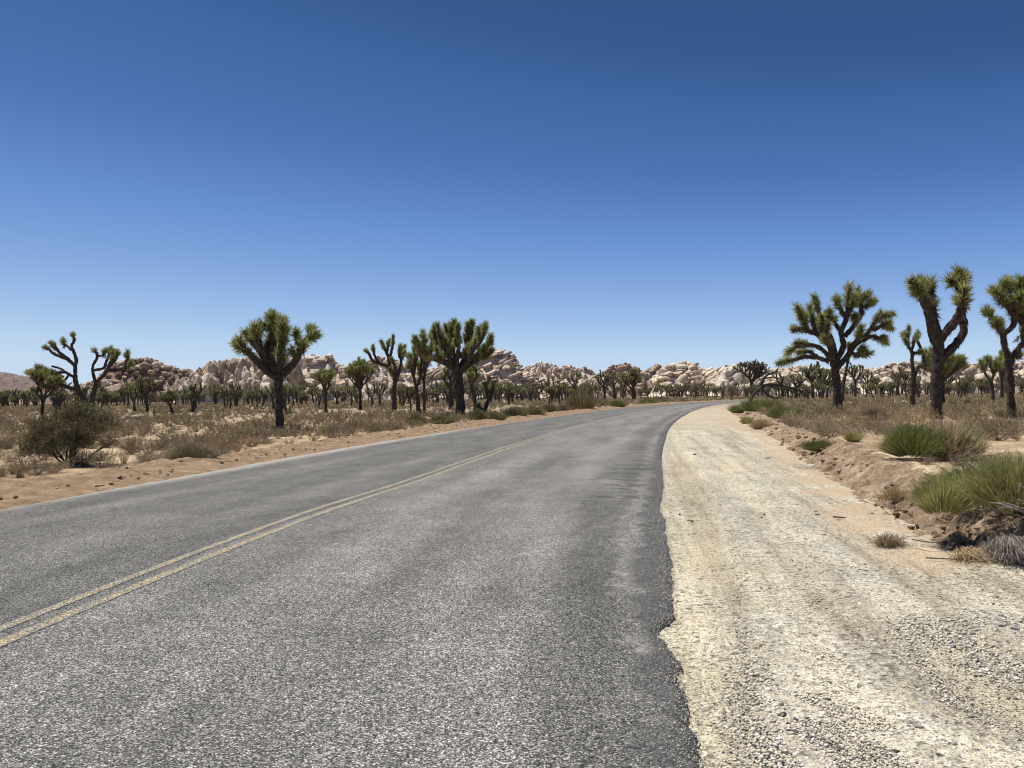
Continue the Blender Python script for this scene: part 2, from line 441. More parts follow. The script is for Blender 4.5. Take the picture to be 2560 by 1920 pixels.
M_GREYSTONE = mat_leafy('grey_stone', [(0, (.16, .16, .155)), (1, (.42, .40, .36))], .9, .15, .8)
M_METAL = mat_leafy('dark_metal', [(0, (.05, .04, .035)), (1, (.07, .06, .05))], .6, .3, .5)

# ------------------------------------------------------------------ plan of the place
C_KEYS = [(-4.3, -14), (-3.9, -6), (-3.55, 0), (-3.22, 5), (-2.62, 9.6), (-1.70, 13.9), (-.45, 20.5), (.98, 27.4), (2.68, 35), (4.8, 43.5), (7.6, 54),
          (13.2, 73.6), (21.8, 100), (34.5, 129), (52, 160), (80, 198), (125, 240)]
CK = smooth_poly(C_KEYS, 900)
# resample by arc length
seg = np.hypot(*np.diff(CK, axis=0).T); arc = np.concatenate([[0], np.cumsum(seg)])
def centre(s):
    x = np.interp(s, arc, CK[:, 0]); y = np.interp(s, arc, CK[:, 1])
    x2 = np.interp(s + .05, arc, CK[:, 0]) - np.interp(s - .05, arc, CK[:, 0])
    y2 = np.interp(s + .05, arc, CK[:, 1]) - np.interp(s - .05, arc, CK[:, 1])
    l = np.hypot(x2, y2) + 1e-9
    return x, y, y2 / l, -x2 / l            # point and unit normal to the right
S0 = float(np.interp(0, CK[:, 1], arc))      # arc length beside the camera
HALF = 4.40
CLINE = CK[::6]
BANK = [(40, 3.0), (14, 4.9), (6.5, 6.15), (4.7, 6.25), (3.95, 6.45), (3.9, 7.0), (4.11, 8.66), (4.75, 11.2), (6.35, 17.6), (8.6, 26), (13.2, 45.2), (20.2, 71.3), (28.5, 96), (40.8, 124), (58, 153), (86, 190), (131, 232)]
BANKS = smooth_poly(BANK, 340)

def height(x, y):
    x = np.asarray(x, float); y = np.asarray(y, float); sh = x.shape
    X, Y = x.ravel(), y.ravel()
    r = np.hypot(X, Y)
    tl = sdist(X, Y, CLINE)
    tb = sdist(X, Y, BANKS[::4])
    und = .05 * fbm(X * .35, Y * .35, 0, 3, 3) + .14 * fbm(X * .05, Y * .05, 0, 3, 5) * sstep(15, 60, r)
    right = sstep(0.0, 1.25, tb) * (.40 * (1 - .7 * sstep(60, 160, r))) + und * sstep(.6, 3, tb)
    left = .04 + und * sstep(6.5, 9, -tl)
    z = np.where(tb > 0, right, np.where(tl < 0, left, 0.0))
    z = np.where((tb <= 0) & (tl > -6.3), -.0 + 0 * z, z)
    return z.reshape(sh), tl.reshape(sh), tb.reshape(sh)

def hz(x, y):
    return float(height(np.array([x]), np.array([y]))[0][0])

# --- global ground sheet, rows growing with distance
rr = np.concatenate([np.linspace(1.0, 14, 60), 14 * (3500 / 14) ** np.linspace(0, 1, 190)[1:]])
aa = np.concatenate([np.linspace(-180, -42, 36)[:-1], np.linspace(-42, 42, 330), np.linspace(42, 180, 36)[1:]])
A, Rr = np.meshgrid(np.radians(aa), rr)
GX, GY = np.sin(A) * Rr, np.cos(A) * Rr
GZ, TL, TB = height(GX, GY)
zone = (TB < 1.0) & (TL > -6.6)
GZ = np.where(zone, np.where(TB > 0, GZ - .10, -.14), GZ)
gV = np.stack([GX, GY, GZ], -1).reshape(-1, 3)
nr, nc = GX.shape
gF = grid_faces(nr, nc)[:, ::-1]
ci = len(gV); gV = np.vstack([gV, [[0, 0, -.14]]])
ground = link('ground', mesh_from('ground', gV, gF, [M_GROUND], smooth=True, attrs={'litter': np.append(sstep(35, 100, Rr.ravel()), 0)}))
tag(ground, 'pale tan desert sand with brown litter reaching to the rocks', kind='structure')

# --- road ribbon with a ragged right edge
s_rows = np.concatenate([np.arange(0, S0 + 1.5, .5), np.arange(S0 + 1.5, S0 + 8, .02), np.arange(S0 + 8, S0 + 14, .05), S0 + 14 + np.cumsum(.05 * 1.012 ** np.arange(330))])
s_rows = s_rows[s_rows < arc[-1] - 1]
cx, cy, nx, ny = centre(s_rows)
def edge_r(s):
    d = s - S0
    e = np.interp(d, [-20, 2.5, 3.4, 3.8, 4.2, 4.7, 4.95, 5.1, 5.3, 5.5, 5.65, 6.1, 6.65, 7.6, 9.0, 10.0, 10.8, 11.5, 16.2, 26, 34, 60, 300],
                  [4.2, 4.14, 4.12, 4.13, 4.16, 4.20, 4.18, 4.145, 4.155, 4.20, 4.26, 4.32, 4.35, 4.41, 4.44, 4.46, 4.385, 4.385, 4.35, 4.43, 4.43, 4.40, 4.40])
    near = sstep(S0 + 16, S0 + 5, s)
    return e + near * (.028 * fbm(s * 3.1, s * 0, 0, 3, 11) + .030 * fbm(s * 15, s * 0, 0, 4, 13) + .012 * fbm(s * 41, s * 0, 0, 2, 15)) + .012 * fbm(s * 2, s * 0, 0, 3, 14)
RE = edge_r(s_rows)
LE = -np.interp(s_rows - S0, [-20, 5, 9.9, 11.6, 14.3, 18.3, 24.5, 34.5, 45, 60, 300], [4.4, 4.5, 4.6, 4.74, 4.84, 4.95, 4.98, 4.82, 4.55, 4.45, 4.40]) + .05 * fbm(s_rows * 1.1, s_rows * 0, 0, 4, 21) + .03 * fbm(s_rows * 6, s_rows * 0, 0, 2, 22)
ts = []
K = np.array([0, .004, .02, .05, .12, .25, .375, .45, .5, .55, .625, .75, .86, .93, .965, .98, .99, .996, 1.0])
T = LE[:, None] + (RE - LE)[:, None] * K[None, :]
Z = .030 - .0012 * np.abs(T) ** 1.5 * .25 + 0 * T
Z[:, 0] = -.05; Z[:, 1] = np.minimum(Z[:, 1], .012)
Z[:, -1] = -.07; Z[:, -2] -= .006
rV = np.stack([cx[:, None] + nx[:, None] * T, cy[:, None] + ny[:, None] * T, Z], -1).reshape(-1, 3)
rUV = np.stack([T, np.repeat(s_rows[:, None] - S0 + 0, T.shape[1], 1)], -1).reshape(-1, 2)
road = link('road', mesh_from('road', rV, grid_faces(*T.shape)[:, ::-1], [M_ASPH], smooth=False, uv=rUV))
tag(road, 'two lane grey chip seal road curving away to the right', kind='structure')
def road_z(t): return .030 - .0003 * np.abs(t) ** 1.5
for c0, hw in ((-.115, .055), (.115, .064)):
    wob_l = .008 * fbm(s_rows * 2.1, s_rows * 0, 0, 3, 31 + int(c0 * 100))
    tt = np.stack([c0 - hw + wob_l, c0 + hw + wob_l], -1)
    lz = .0335 - .0003 * np.abs(tt) ** 1.5
    lV = np.stack([cx[:, None] + nx[:, None] * tt, cy[:, None] + ny[:, None] * tt, lz], -1).reshape(-1, 3)
    luv = np.stack([np.tile([0.0, 1.0], len(s_rows)), np.repeat(s_rows - S0, 2)], -1)
    ln = link('yellow_line', mesh_from('yellow_line', lV, grid_faces(len(s_rows), 2)[:, ::-1], [M_PAINT], uv=luv), road)
    ln['label'] = 'worn outer yellow stripe' if c0 < 0 else 'brighter inner yellow stripe nearer the camera'

# --- gravel shoulder between the road edge and the foot of the earth bank
TRACKS = [[(1880, 1900), (1810, 1650), (1760, 1400), (1725, 1250), (1700, 1150)], [(2100, 1900), (1990, 1700), (1880, 1500), (1790, 1330), (1730, 1200), (1690, 1120)],
          [(2560, 1760), (2330, 1590), (2150, 1440), (2000, 1320), (1870, 1215), (1760, 1130), (1710, 1075)],
          [(2560, 1560), (2400, 1500), (2200, 1400), (2040, 1300), (1900, 1210), (1790, 1130)]]
TRACKW = [[ground_at(x, y) for x, y in t] for t in TRACKS]
PEBLINE = [[(2330, 1910), (2270, 1760), (2200, 1610), (2130, 1470), (2040, 1340), (1930, 1240), (1850, 1180)],
           [(1990, 1910), (1950, 1800), (1930, 1700), (1935, 1560), (1900, 1420), (1850, 1300), (1800, 1210)],
           [(2560, 1700), (2470, 1650), (2380, 1580), (2300, 1520), (2200, 1450)],
           [(2560, 1640), (2500, 1560), (2470, 1540)], [(1850, 1330), (1800, 1220), (1760, 1140), (1725, 1085)], [(2330, 1600), (2180, 1450), (2050, 1330), (1960, 1250), (1880, 1190)]]
PEBW = [[ground_at(x, y) for x, y in t] for t in PEBLINE]
mk = [(S0 - 12, (40, -12)), (S0 + 3.5, (40, 3.0)), (S0 + 5.2, (14, 4.9)), (S0 + 5.7, (6.5, 6.15)), (S0 + 5.9, (4.7, 6.25)), (S0 + 6.3, (3.95, 6.45)), (S0 + 6.9, (3.9, 7.0)), (S0 + 8.4, (4.11, 8.66)),
      (S0 + 10.9, (4.75, 11.2)), (S0 + 17.6, (6.35, 17.6)), (S0 + 26.2, (8.6, 26)), (S0 + 46, (13.2, 45.2)), (S0 + 73, (20.2, 71.3)), (S0 + 99, (28.5, 96)), (S0 + 129, (40.8, 124)), (S0 + 163, (58, 153)), (S0 + 210, (86, 190))]
def dense(key, lo, hi, n):
    return np.linspace(lo, hi, n)
u_rows = np.concatenate([np.linspace(0, 1, 14)[:-1], np.linspace(1, 2, 20)[:-1], np.linspace(2, 7, 260)[:-1], np.linspace(7, 10, 200)[:-1], np.linspace(10, len(mk) - 1.001, 160)])
sv_ = np.interp(u_rows, np.arange(len(mk)), [m_[0] for m_ in mk])
Bp = np.stack([np.interp(u_rows, np.arange(len(mk)), [m_[1][k] for m_ in mk]) for k in (0, 1)], -1)
ox, oy, onx, ony = centre(sv_)
Ap = np.stack([ox + onx * (HALF - .45), oy + ony * (HALF - .45)], -1)
dirn = (Bp - Ap); dirn /= np.linalg.norm(dirn, axis=1)[:, None]
Bx = Bp + dirn * .35
kk = np.linspace(0, 1, 90)[None, :, None] ** 1.25
GP = Ap[:, None, :] * (1 - kk) + Bx[:, None, :] * kk
gx, gy = GP[..., 0], GP[..., 1]
sandy = np.zeros(gx.shape); patch = np.clip(.62 + 1.3 * fbm(gx * 1.2, gy * .7, 0, 4, 47), .1, 1)
for tw in TRACKW:
    sandy = np.maximum(sandy, 1 - sstep(.10, .42, np.abs(sdist(gx, gy, tw)).reshape(gx.shape)))
sandy = sandy * patch
pebl = np.zeros(gx.shape)
for tw in PEBW:
    pebl = np.maximum(pebl, 1 - sstep(.02, .34, np.abs(sdist(gx, gy, tw)).reshape(gx.shape)))
dB = -sdist(gx, gy, BANKS[::2]).reshape(gx.shape)
earth = sstep(1.1, .1, dB) * .9 + .04 * sstep(9, 16, gy) + .75 * sstep(18, 45, gy)
gz = .006 * fbm(gx * 3, gy * 3, 0, 4, 41) - .030 * sandy + .018 * pebl + .012
gz = gz + sstep(.25, 0, dB) * .03
tcen = sdist(gx, gy, CLINE).reshape(gx.shape)
gz = np.where(tcen < HALF - .1, gz - .03, gz)
shoulder = link('gravel_shoulder', mesh_from('gravel_shoulder', np.stack([gx, gy, gz], -1).reshape(-1, 3), grid_faces(*gx.shape)[:, ::-1], [M_GRAV], smooth=True,
        attrs={'lateral': np.clip(sdist(gx, gy, TRACKW[2]), -12, 12), 'pebbly': np.clip(pebl * (.6 + .8 * fbm(gx * 2.2, gy * 2.2, 0, 3, 43)), 0, 1).ravel(), 'sandy': np.clip(sandy, 0, 1).ravel(), 'earth': np.clip(earth, 0, 1).ravel()}))
tag(shoulder, 'wide cream gravel turnout with tyre tracks beside the road', kind='structure')

# --- earth bank on the right
bu = np.concatenate([np.linspace(0, 2, 40)[:-1], np.linspace(2, 9, 620)[:-1], np.linspace(9, len(BANK) - 1.001, 300)])
BP = smooth_poly(BANK, bu)
tg = np.gradient(BP, axis=0); tg /= np.linalg.norm(tg, axis=1)[:, None] + 1e-9
for _ in range(6): tg = np.vstack([tg[:1], (tg[:-2] + tg[1:-1] + tg[2:]) / 3, tg[-1:]])
nb = np.stack([tg[:, 1], -tg[:, 0]], -1); nb /= np.linalg.norm(nb, axis=1)[:, None]
wv = np.concatenate([np.linspace(-.25, 1.1, 46), [1.25, 1.4]])
bx = BP[:, None, 0] + nb[:, None, 0] * wv[None, :]
by = BP[:, None, 1] + nb[:, None, 1] * wv[None, :]
bz, _, btb = height(bx, by)
lump = .10 * fbm(bx * 1.8, by * 1.8, 0, 5, 51) + .11 * np.abs(fbm(bx * 5, by * 5, 0, 4, 52)) + .07 * fbm(bx * 11, by * 11, 0, 3, 53) - .03
btt = np.clip(btb, -.3, 2)
bz = bz + (lump + .02) * sstep(-.05, .25, btt) * sstep(1.45, .8, wv[None, :] + 0 * bx) - .05 * sstep(.05, -.2, btt)
bz[:, -1] -= .05; bz[:, -2] -= .02
bank = link('earth_bank', mesh_from('earth_bank', np.stack([bx, by, bz], -1).reshape(-1, 3), grid_faces(*bx.shape)[:, ::-1], [M_BANK], smooth=False))
tag(bank, 'crumbling brown earth bank along the right of the gravel', kind='structure')

# --- dirt berm on the left
sb = np.concatenate([np.arange(0, S0 + 5, .3), np.arange(S0 + 5, S0 + 45, .07), np.arange(S0 + 45, arc[-1] - 2, .4)])
lx, ly, lnx, lny = centre(sb)
wl = np.linspace(-HALF + .35, -7.1, 40)
prof = np.interp(-wl, [4.05, 4.8, 5.1, 5.6, 6.1, 6.4, 6.75, 7.1], [-.06, -.03, .018, .06, .12, .155, .09, -.03])
bx2 = lx[:, None] + lnx[:, None] * wl[None, :]
by2 = ly[:, None] + lny[:, None] * wl[None, :]
amp = np.interp(-wl, [4.8, 5.4, 6.3, 6.9], [.0, .5, 1, .6])[None, :]
bz2 = prof[None, :] + amp * (.11 * fbm(bx2 * 2.6, by2 * 2.6, 0, 6, 61) + .05 * fbm(bx2 * .7, by2 * .7, 0, 2, 62))
berm = link('dirt_berm', mesh_from('dirt_berm', np.stack([bx2, by2, bz2], -1).reshape(-1, 3), grid_faces(*bx2.shape), [M_BERM], smooth=False))
tag(berm, 'low graded ridge of orange dirt along the left road edge', kind='structure')

# ------------------------------------------------------------------ boulder and stone prototypes
def rock_mesh(name, seed, sub=3, planes=9, rough=.10, mat=None, smooth=True, lo=.58, hi=.9):
    rng = np.random.default_rng(seed)
    bm = bmesh.new()
    bmesh.ops.create_icosphere(bm, subdivisions=sub, radius=1.0)
    V = np.array([v.co[:] for v in bm.verts]); F = np.array([[v.index for v in f.verts] for f in bm.faces])
    bm.free()
    for _ in range(planes):
        n = rng.normal(size=3); n /= np.linalg.norm(n); off = rng.uniform(lo, hi)
        d = V @ n
        V = V - np.where(d > off, (d - off) * .93, 0)[:, None] * n
    nz = fbm(V[:, 0] * 1.7, V[:, 1] * 1.7, V[:, 2] * 1.7, 3, seed + 5)
    V = V * (1 + rough * nz[:, None])
    V /= np.abs(V).max(0)
    me = mesh_from(name, V, F, [mat] if mat else [], smooth=smooth)
    return me

ROCKS = {}
def boulders(mat, key):
    if key not in ROCKS:
        ROCKS[key] = [rock_mesh('boulder', 100 + i, 3, 12 + i % 5, .22, mat, i % 3 == 0, .48, .86) for i in range(9)]
    return ROCKS[key]

# rock formations: crest profile in photo pixels, distance, style
FORMS = [
 ('left', 'brown rubble hill left of the pale domes, behind the forked bare tree', 560, 'rubble', 'brown', 270,
   [(186, 968), (200, 962), (222, 955), (240, 950), (262, 925), (290, 905), (318, 898), (333, 894.5), (370, 893), (398, 900), (405, 911), (425, 912), (450, 921), (474, 924), (489, 933), (515, 948)]),
 ('dome', 'pale outcrop of tall smooth domed boulders behind the lone roadside tree', 480, 'dome', 'tan', 150,
   [(476, 950), (484, 934), (500, 924), (521, 905), (534, 900), (551, 899), (573, 900), (584, 893), (601, 894), (619, 893), (640, 884), (668, 885), (697, 885), (725, 889), (745, 893)]),
 ('mid', 'tan boulder hill with a small pinnacle, between the domed outcrop and the tall trees', 500, 'rubble', 'tan', 190,
   [(715, 893), (740, 892), (762, 890), (780, 884), (795, 887), (814, 893), (819, 884), (827, 884), (832, 896), (845, 909), (870, 914), (905, 910), (930, 896), (945, 888), (957, 890), (985, 896), (1020, 915), (1060, 917)]),
 ('slab', 'tilted outcrop of layered slabs with a steep right face behind the dense crown', 460, 'slab', 'tan', 190,
   [(1030, 930), (1080, 918), (1130, 905), (1170, 897), (1205, 886), (1227, 877), (1253, 870), (1256, 879), (1277, 876), (1284, 890), (1292, 900), (1305, 922), (1330, 938), (1400, 950), (1440, 965)]),
 ('tower', 'blocky upright outcrop of jointed towers right of the tilted slabs', 500, 'tower', 'tan', 130,
   [(1298, 926), (1306, 923), (1320, 913), (1334, 914), (1342, 905), (1350, 903), (1360, 908), (1367, 906), (1388, 910), (1396, 922), (1410, 912), (1420, 910), (1432, 913), (1443, 920), (1458, 915), (1468, 920), (1482, 928), (1500, 940)]),
 ('redhill', 'reddish rubble hill rising just left of the far road bend', 600, 'rubble', 'brown', 110,
   [(1490, 938), (1519, 920), (1533, 911), (1548, 909), (1562, 905), (1577, 910), (1590, 916), (1606, 929), (1617, 923), (1632, 915), (1643, 907), (1655, 914), (1670, 925), (1690, 935)]),
 ('pale', 'pale cream rounded dome above the far road bend', 520, 'slabflat', 'pale', 110,
   [(1640, 940), (1661, 918), (1672, 909), (1690, 905), (1708, 902), (1724, 904), (1738, 914), (1744, 922), (1756, 919), (1765, 916), (1776, 925), (1784, 935), (1795, 950)]),
 ('cleft', 'pale outcrop split by a dark diagonal cleft beside the wide right tree', 500, 'cleft', 'pale', 70,
   [(1765, 952), (1783, 934), (1797, 912), (1812, 909), (1826, 908), (1832, 906), (1841, 905), (1849, 914), (1862, 918), (1880, 930), (1900, 940)]),
 ('east', 'long low mass of tumbled pinkish boulders behind the big right tree', 520, 'rubble', 'pale', 200,
   [(1870, 935), (1900, 925), (1933, 921), (1965, 917), (1996, 911), (2020, 912), (2057, 918), (2100, 919), (2140, 920), (2168, 919), (2200, 917)]),
 ('fareast', 'broad pinkish boulder slope at the right edge of the horizon', 540, 'rubble', 'tan', 240,
   [(2165, 925), (2200, 916), (2227, 908), (2240, 904), (2296, 901), (2335, 905), (2380, 909), (2410, 907), (2440, 907), (2466, 916), (2500, 911), (2544, 903), (2575, 893), (2620, 890), (2680, 900)]),
]
MATK = {'tan': M_ROCK_TAN, 'pale': M_ROCK_PALE, 'brown': M_ROCK_BROWN}
for fi, (key, label, D, style, mk_, nb_, prof_) in enumerate(FORMS):
    rng = random.Random(700 + fi)
    mat = MATK[mk_]
    W_ = [at_depth(x, y, D) for x, y in prof_]
    xs = np.array([w[0] for w in W_]); zs = np.array([w[1] for w in W_])
    x0, x1 = xs[0], xs[-1]
    root = thing('rock_outcrop', label, 'rock outcrop', ((x0 + x1) / 2, D, 0), 'granite outcrops along the horizon')
    cxm = (x0 + x1) / 2
    # core hill
    ncx, ncq = 90, 26
    gxs = np.linspace(x0 - 6, x1 + 6, ncx)
    crest = np.interp(gxs, xs, zs) * sstep(x0 - 6, x0 + 4, gxs) * sstep(x1 + 6, x1 - 4, gxs)
    dep = 36.0
    q = np.linspace(-.12, 2.0, ncq)
    gq, gxx = np.meshgrid(q, gxs)
    fz = np.where(gq <= 1, np.sign(gq) * np.abs(gq) ** .85, np.cos((gq - 1) * math.pi / 2) ** .7)
    gzz = fz * (crest[:, None] - 1.8)
    gyy = (gq - 1) * dep * .62
    nzz = fbm(gxx * .16, gyy * .2, gzz * .16, 5, 90 + fi)
    V = np.stack([gxx - cxm + 1.5 * nzz, gyy + 3.0 * nzz, gzz + 1.2 * nzz * (gzz > 2)], -1).reshape(-1, 3)
    link('hillside', mesh_from('hillside', V, grid_faces(ncx, ncq)[:, ::-1], [mat], smooth=False), root)
    protos = boulders(mat, mk_)
    for i in range(nb_):
        on_crest = i < nb_ * .42
        x = x0 + (x1 - x0) * ((i + rng.random()) / (nb_ * .42) if on_crest else rng.random())
        h_ = float(np.interp(x, xs, zs))
        if h_ < 3: h_ = 3
        qq = 1.0 if on_crest else rng.random() ** .8
        if style == 'rubble': s = rng.uniform(1.0, 2.6) * (1.0 if rng.random() < .8 else 1.6 if rng.random() < .7 else 2.5); sc = (s * rng.uniform(.9, 1.6), s, s * rng.uniform(.6, 1.0)); rot = (rng.uniform(-.4, .4), rng.uniform(-.5, .5), rng.uniform(0, 6.28))
        elif style == 'dome': s = rng.uniform(2.0, 5.4); sc = (s * .85, s * .9, s * rng.uniform(1.2, 1.9)); rot = (rng.uniform(-.2, .2), rng.uniform(-.35, .25), rng.uniform(0, 6.28))
        elif style == 'slab': s = rng.uniform(1.1, 2.1); sc = (s * rng.uniform(1.8, 3.6), s * 2, s * rng.uniform(.7, 1.1)); rot = (rng.uniform(-.1, .1), -.36 + rng.uniform(-.08, .08), rng.uniform(-.2, .2))
        elif style == 'tower': s = rng.uniform(1.4, 2.6); sc = (s * rng.uniform(.7, 1.1), s, s * rng.uniform(1.0, 2.1)); rot = (rng.uniform(-.1, .1), rng.uniform(-.15, .2), rng.uniform(-.4, .4))
        elif style == 'slabflat': s = rng.uniform(1.8, 3.6); sc = (s * rng.uniform(1.4, 2.2), s * 1.4, s * rng.uniform(.7, 1.1)); rot = (rng.uniform(-.2, .2), rng.uniform(-.45, .1), rng.uniform(-.4, .4))
        else: s = rng.uniform(2.2, 4.0); sc = (s * 1.1, s, s * rng.uniform(1.1, 1.9)); rot = (rng.uniform(-.1, .1), .45 + rng.uniform(-.12, .12), rng.uniform(-.3, .3))
        if style == 'cleft' and abs((x - x0) / (x1 - x0) - (.42 + .2 * qq)) < .045 and qq > .35: continue
        if style == 'slab':
            sc = list(sc)
            for _ in range(8):
                xe = x + sc[0] * .9; ze = sc[0] * .33 + sc[2]
                if float(np.interp(xe, xs, zs)) - ze > h_ * qq - sc[2] * 2.4 - 2.0 and xe < x1 + 2: break
                sc[0] *= .82
        vext = abs(sc[2] * math.cos(rot[1])) + abs(sc[0] * math.sin(rot[1])) * .8
        if on_crest:
            vext = min(vext, h_ * .5); zc = h_ - vext * (.93 + rng.uniform(-.05, .12)); yy = rng.uniform(-2, 1)
        else:
            zc = max(h_ * qq * .9 - vext * .35, .3); yy = (min(zc / h_, 1) ** 1.18 - 1) * dep * .62 - .4 * sc[1] * rng.random()
            if zc + vext > h_: zc = h_ - vext
        o = link('boulder', protos[rng.randrange(len(protos))], root, (x - cxm, yy, zc))
        o.scale = sc; o.rotation_euler = rot

# far hill at the left edge of the horizon and a bluish one beyond
def hill(name, label, D, prof_, mat, seed):
    W_ = [at_depth(x, y, D) for x, y in prof_]
    xs = np.array([w[0] for w in W_]); zs = np.array([w[1] for w in W_])
    n1, n2 = 420, 90
    gxs = np.linspace(xs[0], xs[-1], n1); cr = np.interp(gxs, xs, zs) + 6
    q = np.linspace(-.1, 1.6, n2); gq, gx_ = np.meshgrid(q, gxs)
    f = np.where(gq < 1, np.sign(gq) * np.abs(gq) ** .9, 1 - (gq - 1) ** 2 * 2)
    z = f * cr[:, None]; y = D + (gq - 1) * 150
    nn = fbm(gx_ * .05, y * .05, 0, 6, seed)
    z = z + (nn * 5 + 5 * np.abs(fbm(gx_ * .16, y * .12, 0, 4, seed + 3))) * sstep(0, 8, z) * np.where(gq > .9, .35, 1)
    o = link(name, mesh_from(name, np.stack([gx_, y + nn * 8, z], -1).reshape(-1, 3), grid_faces(n1, n2)[:, ::-1], [mat]))
    o.location.z = -6
    return tag(o, label, kind='structure')
M_HILL = mat_rock('hazed_hill_granite', (.20, .15, .135), (.31, .245, .215), (.47, .385, .33))  # purple brown stands in for distance haze, mixed into the rock colour
hill('hills', 'low purple brown stony hills at the far left horizon', 1150,
     [(-500, 925), (-300, 915), (-150, 925), (-40, 930), (0, 931), (18, 934), (32, 941), (48, 938), (62, 942), (85, 950), (110, 960), (150, 973), (175, 968), (190, 962), (215, 970), (240, 985)], M_HILL, 5)

# ------------------------------------------------------------------ yucca leaf heads
def blades(B, D_, L, Wd, rng):
    """single-triangle blades: B base points, D_ unit directions"""
    n = len(B)
    R = rng.normal(size=(n, 3)); S = np.cross(D_, R); S /= np.linalg.norm(S, axis=1)[:, None] + 1e-9
    V = np.empty((n, 3, 3)); V[:, 0] = B - S * Wd[:, None] / 2; V[:, 1] = B + S * Wd[:, None] / 2; V[:, 2] = B + D_ * L[:, None]
    return V.reshape(-1, 3), np.arange(3 * n).reshape(-1, 3)

def head_arrays(L, nlive, ndead, seed, wid=.07):
    """leaf radius 1, sleeve length L, axis +Z, tip of the stem at z=0, sleeve goes down to -L"""
    rng = np.random.default_rng(seed)
    t = rng.random(nlive) ** 1.0
    z = -t * L
    ang = np.interp(t * L, [0, .35, 1.2, 4], [.75, 1.15, 1.45, 1.65]) * (.35 + .75 * rng.random(nlive) ** .6)
    ph = rng.random(nlive) * 2 * math.pi
    D_ = np.stack([np.cos(ph) * np.sin(ang), np.sin(ph) * np.sin(ang), np.cos(ang)], -1)
    B = np.stack([D_[:, 0] * .16, D_[:, 1] * .16, z], -1)
    ln = (.75 + .4 * rng.random(nlive)) * np.interp(t, [0, .8, 1], [.95, 1.0, .8])
    V1, F1 = blades(B, D_, ln, np.full(nlive, wid), rng)
    t = rng.random(ndead)
    ph = rng.random(ndead) * 2 * math.pi; ang = 2.0 + .9 * rng.random(ndead)
    D2 = np.stack([np.cos(ph) * np.sin(ang), np.sin(ph) * np.sin(ang), np.cos(ang)], -1)
    B2 = np.stack([D2[:, 0] * .25, D2[:, 1] * .25, -L * .75 - t * (L * .35 + .6)], -1)
    V2, F2 = blades(B2, D2, .35 + .4 * rng.random(ndead), np.full(ndead, wid * 1.1), rng)
    return np.vstack([V1, V2]), np.vstack([F1, F2 + len(V1)]), np.r_[np.zeros(nlive, int), np.ones(ndead, int)]

HEADS = []
for li, L in enumerate((.6, 1.3, 2.4)):
    for k in range(3):
        V, F, mi = head_arrays(L, int(110 + 80 * L), int(26 + 20 * L), 300 + li * 10 + k, .10)
        HEADS.append((L, mesh_from('leaf_cluster', V, F, [M_LEAF, M_DEAD], mi)))

def tube(P, Rd, sides, seed, rough=.12):
    P = np.asarray(P, float); n = len(P)
    Tn = np.gradient(P, axis=0); Tn /= np.linalg.norm(Tn, axis=1)[:, None] + 1e-9
    ref = np.array([.13, .97, .2]); U = []
    u = np.cross(Tn[0], ref); u /= np.linalg.norm(u)
    for i in range(n):
        u = u - Tn[i] * (u @ Tn[i]); u /= np.linalg.norm(u) + 1e-9; U.append(u)
    U = np.array(U); Wv = np.cross(Tn, U)
    a = np.linspace(0, 2 * math.pi, sides, endpoint=False)
    rad = np.asarray(Rd)[:, None] * (1 + rough * vnoise(np.arange(n)[:, None] * .9 + 0 * a[None], a[None] * 1.3 + 0 * np.arange(n)[:, None], 0, seed))
    V = P[:, None] + rad[..., None] * (U[:, None] * np.cos(a)[None, :, None] + Wv[:, None] * np.sin(a)[None, :, None])
    V = V.reshape(-1, 3)
    i = np.arange(n - 1)[:, None] * sides; j = np.arange(sides)[None]; j2 = (j + 1) % sides
    F = np.stack([i + j, i + j2, i + sides + j2, i + sides + j], -1).reshape(-1, 4)
    V = np.vstack([V, P[-1] + Tn[-1] * Rd[-1] * .5, P[0]])
    cap = np.stack([(n - 1) * sides + np.arange(sides), (n - 1) * sides + (np.arange(sides) + 1) % sides, np.full(sides, n * sides), np.full(sides, n * sides)], -1)
    return V, F, cap[:, :3]

class Wood:
    def __init__(s): s.V = []; s.F = []; s.n = 0
    def add(s, P, Rd, sides=8, seed=0, rough=.12):
        V, F, cap = tube(P, Rd, sides, seed, rough)
        s.V.append(V); s.F += (F + s.n).tolist() + (cap + s.n).tolist(); s.n += len(V)
    def mesh(s, name, mat):
        return mesh_from(name, np.vstack(s.V), s.F, [mat], smooth=True)

def densify(P, step):
    P = np.asarray(P, float)
    if len(P) == 2: P = np.vstack([P[0], (P[0] + P[1]) / 2, P[1]])
    Ltot = np.sum(np.linalg.norm(np.diff(P, axis=0), axis=1))
    return smooth_poly(P, max(4, int(Ltot / step) + 1))

def place_head(root, tip, d, L, R, rng):
    """head with its stem tip at 'tip', axis d, sleeve L metres, leaf length R metres"""
    ratio = L / R
    k = min(range(3), key=lambda i: abs(HEADS[i * 3][0] - ratio))
    hl, me = HEADS[k * 3 + rng.randrange(3)]
    o = link('leaf_cluster', me, root, tip)
    q = Vector(d).to_track_quat('Z', 'Y') @ Quaternion((0, 0, 1), rng.uniform(0, 6.28))
    o.rotation_mode = 'QUATERNION'; o.rotation_quaternion = q
    o.scale = (R, R, R * min(max(ratio / hl, .8), 1.3))
    return o

